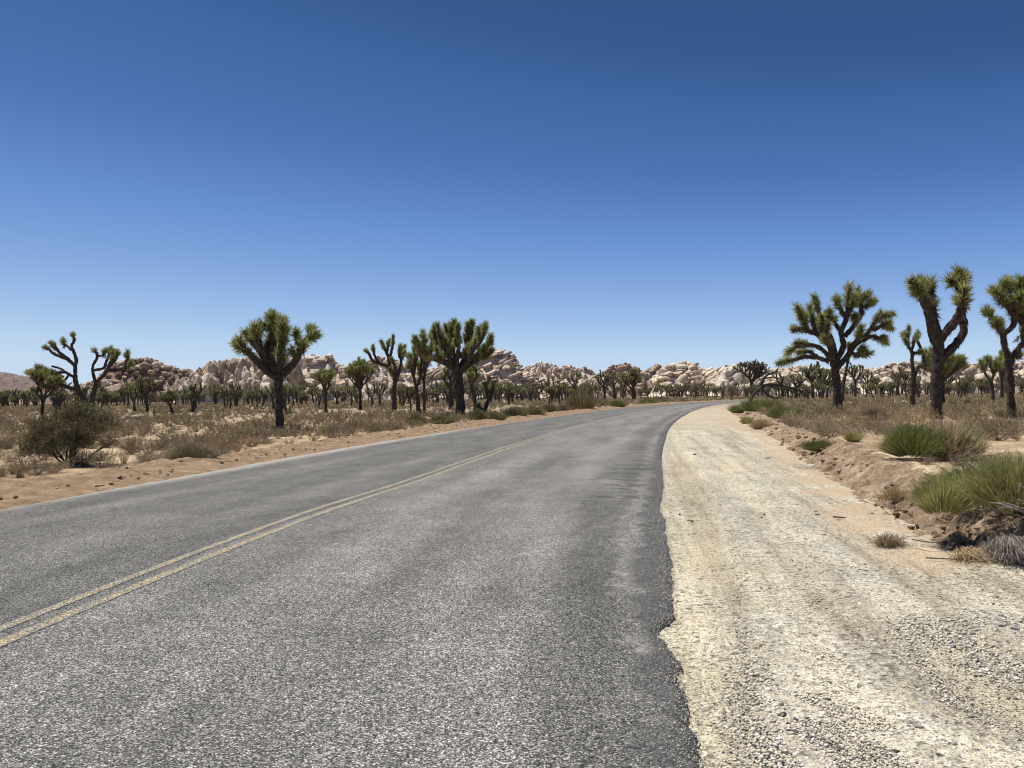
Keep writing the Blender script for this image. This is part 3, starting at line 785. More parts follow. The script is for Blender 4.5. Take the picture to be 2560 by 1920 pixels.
# --- trees traced from their outline: branches [(points), r0, r1, depth at tip, head length] in px of a local frame
def traced_tree(label, frame, base_px, z0, branches, leafR, seed, dist=None, hls=1.0, shag=0.0):
    ox_, oy_, sc_ = frame
    rng = random.Random(seed)
    bx_, by_ = base_px[0] * sc_ + ox_, base_px[1] * sc_ + oy_
    X0, D0 = ground_at(bx_, by_, z0) if dist is None else (None, dist)
    if X0 is None: X0 = at_depth(bx_, by_, D0)[0]
    z0 = hz(X0, D0)
    root = thing('joshua_tree', label, 'Joshua tree', (X0, D0, z0), 'large Joshua trees beside the road')
    wd = Wood(); pts = []; limbs = []
    m_px = D0 / F_PX * sc_
    for bi, (P, r0, r1, dz, hl) in enumerate(branches):
        Q = []
        for (x, y) in P:
            X, Zc = at_depth(x * sc_ + ox_, y * sc_ + oy_, D0)
            Q.append((X - X0, Zc - z0))
        if pts:
            j = min(range(len(pts)), key=lambda i: (pts[i][0] - Q[0][0]) ** 2 + (pts[i][2] - Q[0][1]) ** 2)
            d0 = pts[j][1]
        else: d0 = 0.0; Q[0] = (Q[0][0], -.15)
        n = len(Q)
        P3 = [(q[0], d0 + (dz) * (i / (n - 1)), q[1]) for i, q in enumerate(Q)]
        P3 = densify(P3, .10)
        Rd = np.linspace(r0, r1, len(P3)) * m_px * np.ones(len(P3))
        if bi == 0: Rd = Rd * (1 + .30 * np.exp(-np.arange(len(P3)) / 3.0))
        wd.add(P3, Rd, 12, seed + bi, .32)
        pts += [tuple(p) for p in P3]; limbs.append((P3, Rd))
        if hl: hl = hl * hls
        if hl:
            tip = P3[-1]; k = max(0, len(P3) - 1 - max(2, int(hl * m_px / .10)))
            d = P3[-1] - P3[k]; d = d / (np.linalg.norm(d) + 1e-9)
            place_head(root, tip, d, hl * m_px * 1.0, leafR * rng.uniform(.85, 1.12), rng)
            for _k in range(rng.choice((0, 1, 1, 2))):
                a = P3[max(0, int(len(P3) - 1 - .7 * hl * m_px / .10))]
                dd = Vector(d) + Vector((rng.uniform(-1, 1), rng.uniform(-1, .6), rng.uniform(-.2, .8))) * .9; dd.normalize()
                place_head(root, np.array(a) + np.array(dd) * leafR * .6, dd, leafR * .7, leafR * .85, rng)
    link('trunk', wd.mesh('trunk', M_BARK), root)
    if shag:
        rg_ = np.random.default_rng(seed)
        Bs, Ds, Ls = [], [], []
        for P3, Rd in limbs:
            zt = max(p[2] for P_, _ in limbs for p in P_)
            k_ = np.where(P3[:, 2] > zt * .38)[0]
            if len(k_) < 2: continue
            n_ = int(len(k_) * 9); ii = rg_.choice(k_, n_)
            T_ = np.gradient(P3, axis=0)[ii]; T_ /= np.linalg.norm(T_, axis=1)[:, None] + 1e-9
            O = np.cross(T_, rg_.normal(size=(n_, 3))); O /= np.linalg.norm(O, axis=1)[:, None] + 1e-9
            Bs.append(P3[ii] + O * (Rd[ii] * .9)[:, None]); dd_ = O * .55 - T_ * .9 + np.array([0, 0, -.35]); Ds.append(dd_ / np.linalg.norm(dd_, axis=1)[:, None]); Ls.append(rg_.uniform(.08, .20, n_))
        B_, D_, L_ = np.vstack(Bs), np.vstack(Ds), np.concatenate(Ls)
        V_, F_ = blades(B_, D_, L_, np.full(len(L_), .035), rg_)
        link('dead_leaf_skirt', mesh_from('dead_leaf_skirt', V_, F_, [M_SHAG]), root)
    return root

traced_tree('tall spiky tree with one arm curving up, green bush at its foot', (2200, 640, .2532), (555, 1610), .4, [
    ([(555, 1610), (558, 1300), (568, 1050), (575, 850), (575, 760)], 46, 56, 0, 0),
    ([(560, 860), (505, 700), (470, 570), (410, 450), (330, 340), (250, 250)], 50, 34, -.4, 230),
    ([(400, 440), (370, 330), (372, 230)], 36, 30, .3, 120),
    ([(575, 800), (560, 660), (560, 520), (552, 400)], 44, 32, .5, 160),
    ([(556, 480), (565, 330), (556, 215)], 30, 26, .2, 120),
    ([(600, 810), (680, 700), (740, 580), (752, 470), (735, 340)], 44, 34, -.6, 200),
    ([(585, 1030), (690, 940), (790, 840), (858, 710), (845, 570), (865, 420), (870, 320)], 40, 32, .4, 60),
    ([(868, 330), (845, 240), (800, 130)], 32, 28, -.2, 150),
    ([(868, 330), (900, 230), (920, 160)], 30, 26, .4, 120),
    ([(860, 330), (770, 260), (680, 225)], 28, 24, -.3, 130)], .42, 11, shag=1)
traced_tree('broad many armed tree with black trunk and low arms reaching left', (1900, 640, .2532), (765, 1540), .4, [
    ([(765, 1540), (762, 1300), (742, 1130), (745, 1080)], 36, 42, 0, 0),
    ([(740, 1110), (680, 1010), (570, 910), (440, 880), (300, 865)], 24, 17, -.6, 110),
    ([(450, 885), (320, 905), (215, 965)], 18, 15, -.3, 80),
    ([(670, 1040), (550, 1000), (440, 1000), (320, 1030), (200, 1058)], 22, 16, .6, 110),
    ([(560, 985), (490, 940), (390, 950)], 16, 14, .4, 70),
    ([(720, 1090), (690, 950), (640, 840), (480, 765), (340, 735), (262, 745)], 28, 18, -.9, 110),
    ([(430, 750), (370, 640), (300, 510)], 18, 16, -.3, 150),
    ([(400, 690), (390, 610), (370, 540)], 16, 15, .3, 100),
    ([(520, 770), (490, 620), (485, 490)], 20, 15, .5, 140),
    ([(560, 800), (560, 700), (540, 600)], 18, 14, -.5, 100),
    ([(755, 1070), (742, 900), (720, 790), (640, 690), (620, 600)], 28, 18, .8, 90),
    ([(660, 620), (615, 470), (600, 370)], 20, 16, .2, 130),
    ([(690, 720), (690, 600), (700, 520)], 18, 15, -.4, 110),
    ([(765, 1020), (825, 890), (800, 750), (850, 620), (862, 480), (872, 290)], 28, 18, -.2, 240),
    ([(800, 750), (745, 650), (700, 580)], 18, 15, .5, 80),
    ([(840, 620), (775, 470), (760, 395)], 18, 15, .3, 110),
    ([(865, 560), (900, 480), (905, 400)], 16, 14, -.4, 100),
    ([(840, 790), (950, 670), (1020, 560), (1020, 420), (1008, 310)], 24, 17, .6, 150),
    ([(1025, 500), (1110, 470), (1190, 415)], 17, 14, .2, 90),
    ([(1020, 440), (1085, 370), (1095, 355)], 16, 14, -.2, 80),
    ([(960, 660), (930, 600), (900, 590)], 15, 13, -.4, 70),
    ([(770, 1090), (860, 990), (905, 900), (1000, 810), (1065, 730), (1110, 640), (1160, 560)], 28, 17, -.5, 120),
    ([(1090, 740), (1220, 680), (1310, 725)], 18, 14, .3, 100),
    ([(1140, 620), (1200, 590), (1260, 580)], 16, 14, -.3, 90),
    ([(1000, 845), (1090, 795), (1180, 810), (1270, 850)], 17, 13, .5, 90),
    ([(890, 960), (960, 985), (1040, 965)], 17, 14, -.5, 80),
    ([(940, 965), (990, 930), (1000, 905)], 14, 13, -.2, 60),
    ([(880, 900), (930, 810), (925, 700)], 18, 15, -.8, 110),
    ([(690, 960), (620, 860), (560, 820)], 18, 15, -.8, 90),
    ([(620, 830), (600, 760), (610, 680)], 16, 14, -.6, 90),
    ([(700, 900), (650, 800), (650, 740)], 16, 14, .8, 80)], .38, 12, hls=1.35, shag=1)
traced_tree('slim dark tree with two uneven forks, left of the tall spiky tree', (2200, 640, .2532), (315, 1505), .4, [
    ([(315, 1505), (325, 1320), (330, 1160)], 27, 23, 0, 0),
    ([(330, 1170), (318, 1050), (314, 940)], 18, 15, 0, 0),
    ([(314, 950), (262, 880), (215, 815)], 16, 13, -.3, 90),
    ([(270, 880), (272, 790), (290, 690)], 15, 12, .2, 110),
    ([(250, 860), (240, 800), (240, 760)], 14, 12, .4, 60),
    ([(314, 930), (352, 830), (400, 775)], 14, 12, .3, 90),
    ([(330, 960), (370, 955), (400, 945)], 12, 10, -.3, 50),
    ([(345, 1180), (390, 1090), (455, 1060), (500, 1010)], 18, 13, .4, 60),
    ([(450, 1065), (455, 950), (420, 830), (435, 740)], 15, 12, .5, 80),
    ([(390, 1090), (440, 1085), (520, 1090)], 13, 11, -.4, 70)], .30, 13)
traced_tree('thick crowned tree cut off by the right edge of the photograph', (2200, 640, .2532), (1300, 1600), .4, [
    ([(1300, 1600), (1288, 1300), (1278, 1120), (1288, 1000)], 34, 34, 0, 0),
    ([(1282, 1010), (1232, 890), (1215, 765)], 28, 24, 0, 0),
    ([(1215, 780), (1150, 710), (1105, 650)], 22, 18, -.3, 90),
    ([(1215, 780), (1195, 690), (1180, 620)], 20, 17, .3, 80),
    ([(1200, 700), (1160, 610), (1140, 530)], 18, 16, .4, 70),
    ([(1225, 770), (1300, 690), (1300, 610), (1220, 500), (1130, 420)], 24, 18, -.3, 90),
    ([(1180, 460), (1135, 380), (1125, 320)], 18, 16, .2, 80),
    ([(1260, 540), (1240, 430), (1225, 330)], 20, 17, .5, 90),
    ([(1240, 400), (1215, 300), (1220, 260)], 17, 15, -.3, 70),
    ([(1310, 1000), (1400, 890), (1470, 800), (1500, 700)], 27, 22, .2, 80),
    ([(1430, 840), (1410, 770), (1425, 730)], 16, 14, -.2, 60),
    ([(1490, 720), (1400, 640), (1330, 560), (1300, 480)], 24, 18, -.3, 100),
    ([(1420, 660), (1390, 520), (1330, 380), (1335, 240)], 24, 18, .3, 110),
    ([(1360, 430), (1410, 330), (1400, 220)], 20, 17, -.2, 120),
    ([(1300, 620), (1290, 480), (1285, 400)], 18, 16, -.6, 90),
    ([(1490, 740), (1500, 560), (1460, 400)], 24, 18, .4, 140),
    ([(1500, 560), (1560, 430), (1540, 290)], 20, 17, -.4, 140),
    ([(1500, 700), (1600, 600), (1650, 470)], 22, 18, .5, 130),
    ([(1400, 640), (1440, 560), (1400, 470)], 18, 16, -.7, 100),
    ([(1330, 980), (1390, 990), (1415, 960)], 12, 10, .3, 40)], .38, 14, hls=1.15, shag=1)
traced_tree('lone stout tree with thick shaggy arms left of the road', (480, 740, .217), (1010, 1560), .05, [
    ([(1010, 1560), (1004, 1300), (1000, 1050), (995, 900)], 44, 46, 0, 0),
    ([(985, 930), (880, 870), (790, 770), (670, 640), (560, 560)], 42, 38, -.5, 150),
    ([(870, 850), (830, 710), (725, 580), (640, 470), (580, 400)], 36, 30, .5, 150),
    ([(640, 600), (560, 560), (520, 540)], 34, 30, .2, 90),
    ([(855, 780), (850, 660), (785, 500), (760, 350)], 36, 30, -.4, 150),
    ([(960, 880), (905, 720), (930, 570), (932, 430), (940, 320)], 46, 36, .2, 110),
    ([(935, 400), (900, 280), (905, 190)], 32, 28, .2, 120),
    ([(930, 380), (1000, 300), (1080, 290)], 30, 26, -.3, 110),
    ([(920, 400), (850, 350), (800, 320)], 28, 24, -.3, 100),
    ([(1000, 880), (1035, 740), (1060, 560), (1075, 420), (1090, 330)], 44, 34, -.6, 170),
    ([(1050, 650), (1070, 560), (1100, 480)], 32, 30, -.5, 120),
    ([(1060, 760), (1050, 690), (1055, 640)], 30, 28, -.4, 100),
    ([(1045, 910), (1140, 800), (1215, 690), (1250, 570), (1340, 480), (1430, 440)], 42, 32, .3, 150),
    ([(1235, 620), (1215, 490), (1205, 400)], 30, 26, -.3, 110),
    ([(1290, 530), (1340, 420), (1350, 350)], 30, 26, .5, 110),
    ([(1200, 720), (1190, 680), (1170, 640)], 24, 20, -.4, 60),
    ([(1250, 640), (1290, 600), (1310, 560)], 24, 22, -.5, 90),
    ([(860, 640), (860, 540), (870, 450)], 26, 22, .7, 110)], .40, 15, hls=1.1, shag=1)
traced_tree('bare limbed forked tree with few leaf tufts, rising behind the dark rounded bush', (0, 840, .14467), (1560, 1440), .05, [
    ([(1560, 1440), (1520, 1270), (1470, 1130), (1385, 970), (1325, 850), (1300, 700), (1300, 500)], 62, 32, 0, 0),
    ([(1300, 510), (1325, 410), (1290, 290), (1262, 180), (1308, 80), (1298, -20)], 30, 20, -.3, 60),
    ([(1290, 500), (1150, 400), (1010, 350), (880, 290), (800, 220), (700, 190)], 30, 20, .4, 80),
    ([(1180, 410), (1060, 310), (985, 220), (900, 120)], 30, 24, -.3, 110),
    ([(1240, 240), (1170, 180), (1085, 130), (1060, 50)], 20, 18, .4, 110),
    ([(1275, 710), (1150, 640), (1010, 560), (860, 520)], 26, 16, .3, 0),
    ([(1120, 620), (1000, 640), (900, 690), (840, 720)], 22, 18, -.4, 70),
    ([(1310, 920), (1150, 880), (1020, 830), (900, 760), (800, 620), (760, 530)], 32, 22, -.4, 110),
    ([(900, 760), (780, 690), (600, 660), (450, 620)], 26, 18, .3, 110),
    ([(1020, 830), (880, 880), (800, 850)], 22, 18, -.5, 100),
    ([(1570, 1330), (1585, 1130), (1620, 950), (1645, 820)], 46, 34, .1, 0),
    ([(1645, 830), (1600, 620), (1612, 500), (1690, 350), (1640, 240)], 28, 18, -.2, 60),
    ([(1690, 350), (1770, 320), (1800, 240)], 18, 16, .4, 70),
    ([(1630, 590), (1780, 550), (1815, 440), (1860, 300), (1880, 190)], 24, 18, .3, 110),
    ([(1650, 790), (1780, 700), (1850, 590), (1950, 470), (1990, 350)], 32, 22, -.3, 100),
    ([(1870, 530), (1920, 420), (1960, 230)], 22, 18, .2, 90),
    ([(1850, 600), (2000, 590), (2140, 540), (2180, 400), (2180, 260)], 30, 20, .3, 130),
    ([(1950, 480), (2030, 400), (2070, 260)], 22, 18, -.2, 90),
    ([(2100, 560), (2240, 520), (2300, 450)], 24, 18, -.3, 110)], .34, 16)
traced_tree('bushy armed tree with a long bent arm reaching left', (880, 760, .217), (487, 1248), .05, [
    ([(487, 1248), (485, 1050), (492, 920), (520, 820)], 25, 28, 0, 0),
    ([(500, 870), (440, 740), (330, 690), (245, 660), (205, 580), (165, 535)], 20, 13, -.4, 50),
    ([(300, 670), (255, 570), (240, 470)], 14, 12, .3, 90),
    ([(440, 740), (420, 620), (380, 530), (330, 420)], 18, 14, .4, 130),
    ([(425, 640), (465, 510), (480, 360)], 17, 13, -.3, 150),
    ([(400, 560), (410, 470), (420, 400)], 14, 12, .6, 100),
    ([(515, 840), (495, 710), (460, 620)], 18, 14, -.5, 90),
    ([(525, 830), (560, 700), (560, 580), (605, 470)], 20, 14, .4, 110),
    ([(560, 640), (600, 580), (610, 540)], 15, 12, -.3, 80),
    ([(480, 780), (440, 780), (450, 740)], 14, 12, -.5, 70),
    ([(540, 620), (540, 530), (550, 470)], 14, 12, .2, 70)], .34, 17)

# --- generated Joshua trees
def gen_tree(seed, H, W, trunk_f, nheads, r0, lean=0.0, sides=7, step=.16, dome=.5):
    """returns wood segments and heads for a tree of height H and crown width W"""
    rng = random.Random(seed)
    segs, tips = [], []
    levels = max(2, int(math.log(max(nheads, 4), 2.25)))
    trunk_h = H * trunk_f
    top = Vector((lean * trunk_h, rng.uniform(-.05, .05) * H, trunk_h))
    segs.append(([Vector((0, 0, -.1)), Vector((lean * trunk_h * .3, 0, trunk_h * .5)), top], r0, r0 * .9))
    segL = (H - trunk_h) / (levels + .3) * 1.15
    def rec(p, d, r, lv):
        d = d.normalized()
        L = segL * rng.uniform(.75, 1.2)
        up = Vector((0, 0, 1))
        mid = p + d * L * .5
        d2 = (d + up * rng.uniform(.1, .55) + Vector((rng.uniform(-.25, .25), rng.uniform(-.25, .25), 0))).normalized()
        e = mid + d2 * L * .5
        segs.append(([p, mid, e], r, r * .82))
        if lv >= levels or (lv > 1 and rng.random() < .10):
            tips.append((e, d2)); return
        n = 3 if rng.random() < (.45 if nheads > 30 else .22) else 2
        ph0 = rng.uniform(0, 6.28)
        for k in range(n):
            ph = ph0 + k * 6.283 / n + rng.uniform(-.5, .5)
            out = Vector((math.cos(ph), math.sin(ph), 0))
            dd = d2 * .9 + out * rng.uniform(.6, 1.0)
            rec(e, dd, r * .80, lv + 1)
    nb0 = 3 if nheads < 25 else 4
    ph0 = rng.uniform(0, 6.28)
    for k in range(nb0):
        ph = ph0 + k * 6.283 / nb0 + rng.uniform(-.3, .3)
        rec(top, Vector((math.cos(ph), math.sin(ph), rng.uniform(.35, .9))), r0 * .72, 1)
    # fit the crown into its envelope
    xs = [t[0].x for t in tips]; ys = [t[0].y for t in tips]; zs_ = [t[0].z for t in tips]
    cx_, cy_ = top.x, top.y
    ex = max(max(abs(x - cx_) for x in xs), max(abs(y - cy_) for y in ys), .1)
    fxy = (W / 2) / ex; ez = max(zs_) - trunk_h; fz = (H - trunk_h) / max(ez, .1)
    def fit(p):
        if p.z <= trunk_h and abs(p.x - cx_) < .01: return p
        w = min(1.0, max(0.0, (p.z - trunk_h * .7) / (trunk_h * .3 + .01)))
        return Vector((cx_ + (p.x - cx_) * (1 + (fxy - 1) * w), cy_ + (p.y - cy_) * (1 + (fxy - 1) * w), trunk_h + (p.z - trunk_h) * fz if p.z > trunk_h else p.z))
    segs2 = [segs[0]] + [([fit(q) for q in P], a, b) for P, a, b in segs[1:]]
    tips2 = [(fit(p), Vector((d.x * fxy, d.y * fxy, d.z * fz)).normalized()) for p, d in tips]
    return segs2, tips2

def low_head(tip, d, L, R, n, wid, rng):
    V, F, mi = head_arrays(L / R, n, max(2, n // 5), rng.randrange(10 ** 6), wid)
    q = np.array((Vector(d).to_track_quat('Z', 'Y')).to_matrix())
    return (V * R) @ q.T + np.array(tip), F, mi

def wood_of(segs, sides, step, seed):
    wd = Wood()
    for i, (P, a, b) in enumerate(segs):
        Q = densify([tuple(p) for p in P], step)
        Rd = np.linspace(a, b, len(Q))
        if i == 0: Rd = Rd * (1 + .35 * np.exp(-np.arange(len(Q)) / 2.0))
        wd.add(Q, Rd, sides, seed + i, .2)
    return wd

def crown_arrays(tips, Lr, R, n, wid, rng):
    Vs, Fs, Ms, k = [], [], [], 0
    for tp, d in tips:
        V, F, mi = low_head(tp, d, R * rng.uniform(*Lr), R * rng.uniform(.85, 1.15), n, wid, rng)
        Vs.append(V); Fs.append(F + k); Ms.append(mi); k += len(V)
    return np.vstack(Vs), np.vstack(Fs), np.concatenate(Ms)

# hero generated trees: every leaf cluster is a part
def cluster_tree(label, bx_, by_, z0, topy, wpx, trunk_f, nheads, seed, rpx, leafR=.32, lean=0.0, group='large Joshua trees beside the road', Lr=(.8, 2.2)):
    X, D = ground_at(bx_, by_, z0); z0 = hz(X, D)
    H = at_depth(bx_, topy, D)[1] - z0 - leafR * .7
    root = thing('joshua_tree', label, 'Joshua tree', (X, D, z0), group)
    segs, tips = gen_tree(seed, H, wpx * D / F_PX - leafR * 1.3, trunk_f, nheads, rpx * D / F_PX, lean)
    link('trunk', wood_of(segs, 8, .14, seed).mesh('trunk', M_BARK), root)
    rng = random.Random(seed)
    for tp, d in tips:
        place_head(root, tp, d, leafR * rng.uniform(*Lr), leafR * rng.uniform(.85, 1.1), rng)
    return root

def dense_tree():
    rng = random.Random(4)
    hubs = [(900, 620), (985, 560), (1075, 520), (1160, 480), (1240, 500), (1330, 490), (1410, 540), (1490, 590), (1120, 600), (1300, 600), (1030, 640), (1390, 640)]
    tips = [(770, 395), (800, 470), (835, 325), (880, 290), (935, 232), (1005, 245), (1070, 228), (1125, 205), (1180, 190), (1235, 250), (1325, 200), (1375, 178), (1440, 250), (1500, 265), (1545, 225), (1590, 320),
            (1595, 405), (1600, 500), (1555, 560), (1515, 450), (1470, 350), (900, 400), (960, 350), (1040, 330), (1110, 310), (1200, 320), (1285, 330), (1350, 300), (1420, 380), (860, 480), (940, 470), (1010, 430),
            (1090, 410), (1160, 400), (1240, 400), (1320, 410), (1385, 450), (1450, 490), (1530, 600), (830, 540), (890, 560), (1000, 520), (1130, 500), (1290, 500), (1230, 570), (1440, 580), (1350, 570), (1070, 590), (960, 600), (1490, 540)]
    br = [([(1250, 1300), (1240, 1050), (1228, 880), (1225, 745)], 50, 54, 0, 0)]
    for i, (x, y) in enumerate(hubs):
        br.append(([(1228, 790), ((1228 + x) / 2 + rng.uniform(-15, 15), 700 - abs(x - 1228) * .06), (x, y)], 30, 20, (-1.3, 1.2, -.5, .6, -1.0, 1.0)[i % 6], 0))
    for i, (x, y) in enumerate(tips + [(x + rng.uniform(-35, 35), y + rng.uniform(5, 60)) for x, y in tips]):
        hx, hy = min(hubs, key=lambda h: (h[0] - x) ** 2 + (h[1] - y - 120) ** 2)
        br.append(([(hx, hy), ((hx + x) / 2 + (x - hx) * .25, (hy + y) / 2 + 15), (x, y)], 17, 13, rng.uniform(-.8, .8), rng.uniform(50, 105)))
    traced_tree('largest tree with a dense rounded dark crown close to the left road edge', (880, 760, .217), (1250, 1303), .05, br, .34, 41, hls=1.3)
dense_tree()
cluster_tree('stocky tree with a wide umbrella crown where the shoulder meets the far bend', 1880, 992, .15, 896, 96, .42, 95, 42, 5.0, .38, Lr=(1.2, 2.6))
cluster_tree('upright tree half hidden left of the dense crowned tree, left one of a close pair', 1046, 1041, .05, 850, 72, .40, 22, 43, 5.5, .32, -.05, Lr=(.7, 1.4))
cluster_tree('slender pale trunked tree, right one of a close pair left of the dense crown', 1061, 1038, .05, 868, 50, .52, 14, 44, 3.8, .32)
cluster_tree('tree with a thick trunk directly behind and left of the dense crowned tree', 1127, 1024, .05, 905, 62, .50, 24, 45, 6.0, .34)
cluster_tree('tree leaning left just right of the dense crowned tree', 1190, 1030, .05, 905, 58, .55, 18, 46, 5.0, .32, -.18)
cluster_tree('shaggy crowned tree standing behind the tall spiky tree on the right', 2355, 1018, .35, 862, 115, .45, 40, 47, 7, .36)
cluster_tree('tree with a low leafy crown and thin dark trunk, left of the forked bare tree', 106, 1050, .05, 908, 105, .38, 30, 48, 4.0, .34, Lr=(.7, 1.5))
cluster_tree('thicker trunked tree just behind the leafy one at far left', 138, 1022, .05, 925, 80, .50, 24, 49, 6.5, .34)
cluster_tree('candelabra tree with many fine upright arms right of the roadside tree', 901, 1026, .05, 889, 88, .38, 60, 50, 4.2, .30, 0, Lr=(1.2, 2.6))
cluster_tree('vase shaped tree with a forked pale trunk just right of the roadside tree', 815, 1032, .05, 917, 62, .48, 26, 51, 3.6, .30)
cluster_tree('two armed tree with drooping tufts left of the thick crowned edge tree', 2482, 1008, .4, 884, 85, .48, 24, 52, 4.8, .36)
cluster_tree('taller tree close behind the two armed tree near the right edge', 2505, 1002, .35, 867, 66, .55, 22, 53, 4.6, .34)
cluster_tree('tree with tangled crown left of the broad many armed tree, nearer the road', 2032, 994, .25, 902, 56, .45, 26, 54, 3.6, .32)
cluster_tree('thick trunked tree directly left of the broad many armed tree', 2055, 997, .28, 918, 60, .45, 26, 55, 4.6, .32)
cluster_tree('small tree with a side arm, seen right of the broad many armed tree', 2138, 995, .28, 904, 58, .50, 14, 56, 3.2, .32, .05)

# low forked yucca beside the berm, leaning to the right
traced_tree('short young tree leaning right at the top of the berm beside the dense crown', (880, 760, .217), (1510, 1290), .1, [
    ([(1510, 1290), (1540, 1190), (1580, 1090), (1625, 1000)], 22, 18, 0, 0),
    ([(1600, 1050), (1625, 960), (1640, 890)], 17, 15, .2, 80),
    ([(1570, 1100), (1545, 980), (1520, 900)], 15, 12, -.2, 60),
    ([(1545, 980), (1570, 900), (1580, 850)], 12, 10, .2, 50),
    ([(1530, 1230), (1470, 1190), (1450, 1160)], 14, 12, -.3, 50)], .30, 18)
# grey leaning trunk behind the broad tree
traced_tree('thin grey trunk leaning right behind the broad many armed tree', (1900, 640, .2532), (810, 1385), .3, [
    ([(810, 1385), (825, 1260), (850, 1130), (872, 1010), (885, 930)], 15, 13, 0, 0),
    ([(882, 950), (900, 900), (930, 860)], 11, 9, .5, 60),
    ([(880, 960), (860, 900), (850, 860)], 11, 9, -.5, 60)], .30, 19, dist=62)

# --- bent, collapsed tree
def fallen_tree():
    fr = (1560, 840, .18987)
    X0, D0 = ground_at(1560 + 1655 * .18987, 840 + 870 * .18987, .25)
    z0 = hz(X0, D0)
    root = thing('fallen_joshua_tree', 'dead arching tree bent over to the ground with hanging bare branches', 'fallen tree', (X0, D0, z0))
    wd = Wood(); m = D0 / F_PX * .18987
    br = [([(1655, 880), (1690, 800), (1760, 720), (1880, 650), (1980, 640), (2120, 665), (2260, 690), (2400, 740)], 24, 15, .8),
          ([(1900, 650), (2000, 680), (2140, 700), (2260, 760)], 16, 12, -.6),
          ([(1820, 690), (1900, 780), (1990, 830), (2080, 880)], 18, 10, -.5),
          ([(2030, 690), (2050, 770), (2010, 850), (2030, 890)], 10, 6, -.6), ([(2150, 680), (2180, 760), (2160, 830), (2170, 900)], 11, 6, -.8),
          ([(2200, 690), (2240, 770), (2220, 860), (2260, 910)], 11, 6, .4), ([(1960, 830), (2050, 810), (2110, 860)], 10, 6, .3),
          ([(2260, 700), (2330, 800), (2300, 900)], 12, 7, -.5), ([(1900, 780), (1880, 830), (1900, 870)], 9, 6, .2),
          ([(1810, 640), (1850, 560), (1930, 500), (2020, 470), (2060, 430)], 17, 10, .8), ([(1930, 500), (1900, 440), (1890, 420)], 10, 8, .8),
          ([(1850, 560), (1990, 540), (2100, 560)], 10, 8, 1.0), ([(2380, 740), (2450, 800), (2460, 900)], 12, 7, .4), ([(2340, 730), (2420, 830), (2400, 920)], 12, 7, -.4)]
    pts = []; rng = random.Random(5)
    for i, (P, a, b_, dz) in enumerate(br):
        Q = [(at_depth(x * fr[2] + fr[0], y * fr[2] + fr[1], D0)[0] - X0, at_depth(x * fr[2] + fr[0], y * fr[2] + fr[1], D0)[1] - z0) for x, y in P]
        d0 = 0.0
        if pts: d0 = pts[min(range(len(pts)), key=lambda k: (pts[k][0] - Q[0][0]) ** 2 + (pts[k][2] - Q[0][1]) ** 2)][1]
        P3 = densify([(q[0], d0 + dz * k / (len(Q) - 1), max(q[1], -.05)) for k, q in enumerate(Q)], .12)
        wd.add(P3, np.linspace(a, b_, len(P3)) * m, 7, 60 + i, .25); pts += [tuple(p) for p in P3]
        if i >= 3 and i not in (8, 10):
            d = P3[-1] - P3[-3]; d /= np.linalg.norm(d)
            place_head(root, P3[-1], d, .4, .26, rng)
    link('trunk', wd.mesh('trunk', M_BARK), root)
fallen_tree()

# --- mid-distance trees, each where the photograph has one; shared variants
VARIANTS = []
for i in range(16):
    Hn = 5.0
    tf = [.40, .52, .46, .36, .55, .44, .5, .4][i % 8]
    wn_ = [3.2, 2.4, 3.8, 2.8, 2.2, 3.4, 2.6, 3.0][i % 8]
    nh = [22, 12, 34, 26, 9, 30, 16, 20][i % 8]
    segs, tips = gen_tree(900 + i, Hn - .25, wn_ - .4, tf, nh, [.19, .16, .21, .18, .15, .2, .17, .19][i % 8], [0, .08, -.06, 0, .12, 0, -.1, .03][i % 8])
    rg = random.Random(900 + i)
    wmesh = wood_of(segs, 6, .35, i).mesh('trunk', M_BARK)
    V, F, mi = crown_arrays(tips, (.9, 2.2), .30, 30, .16, rg)
    VARIANTS.append((wmesh, mesh_from('crown', V, F, [M_LEAF_FAR, M_DEAD], mi)))

def variant_tree(label, X, D, H, W, vi, rz, group, name='joshua_tree'):
    z0 = hz(X, D)
    root = thing(name, label, 'Joshua tree', (X, D, z0 - .03), group, rz)
    root.scale = (W / [3.2, 2.4, 3.8, 2.8, 2.2, 3.4, 2.6, 3.0][vi % 8], W / [3.2, 2.4, 3.8, 2.8, 2.2, 3.4, 2.6, 3.0][vi % 8], H / 5.0)
    link('trunk', VARIANTS[vi][0], root); link('crown', VARIANTS[vi][1], root)
    return root

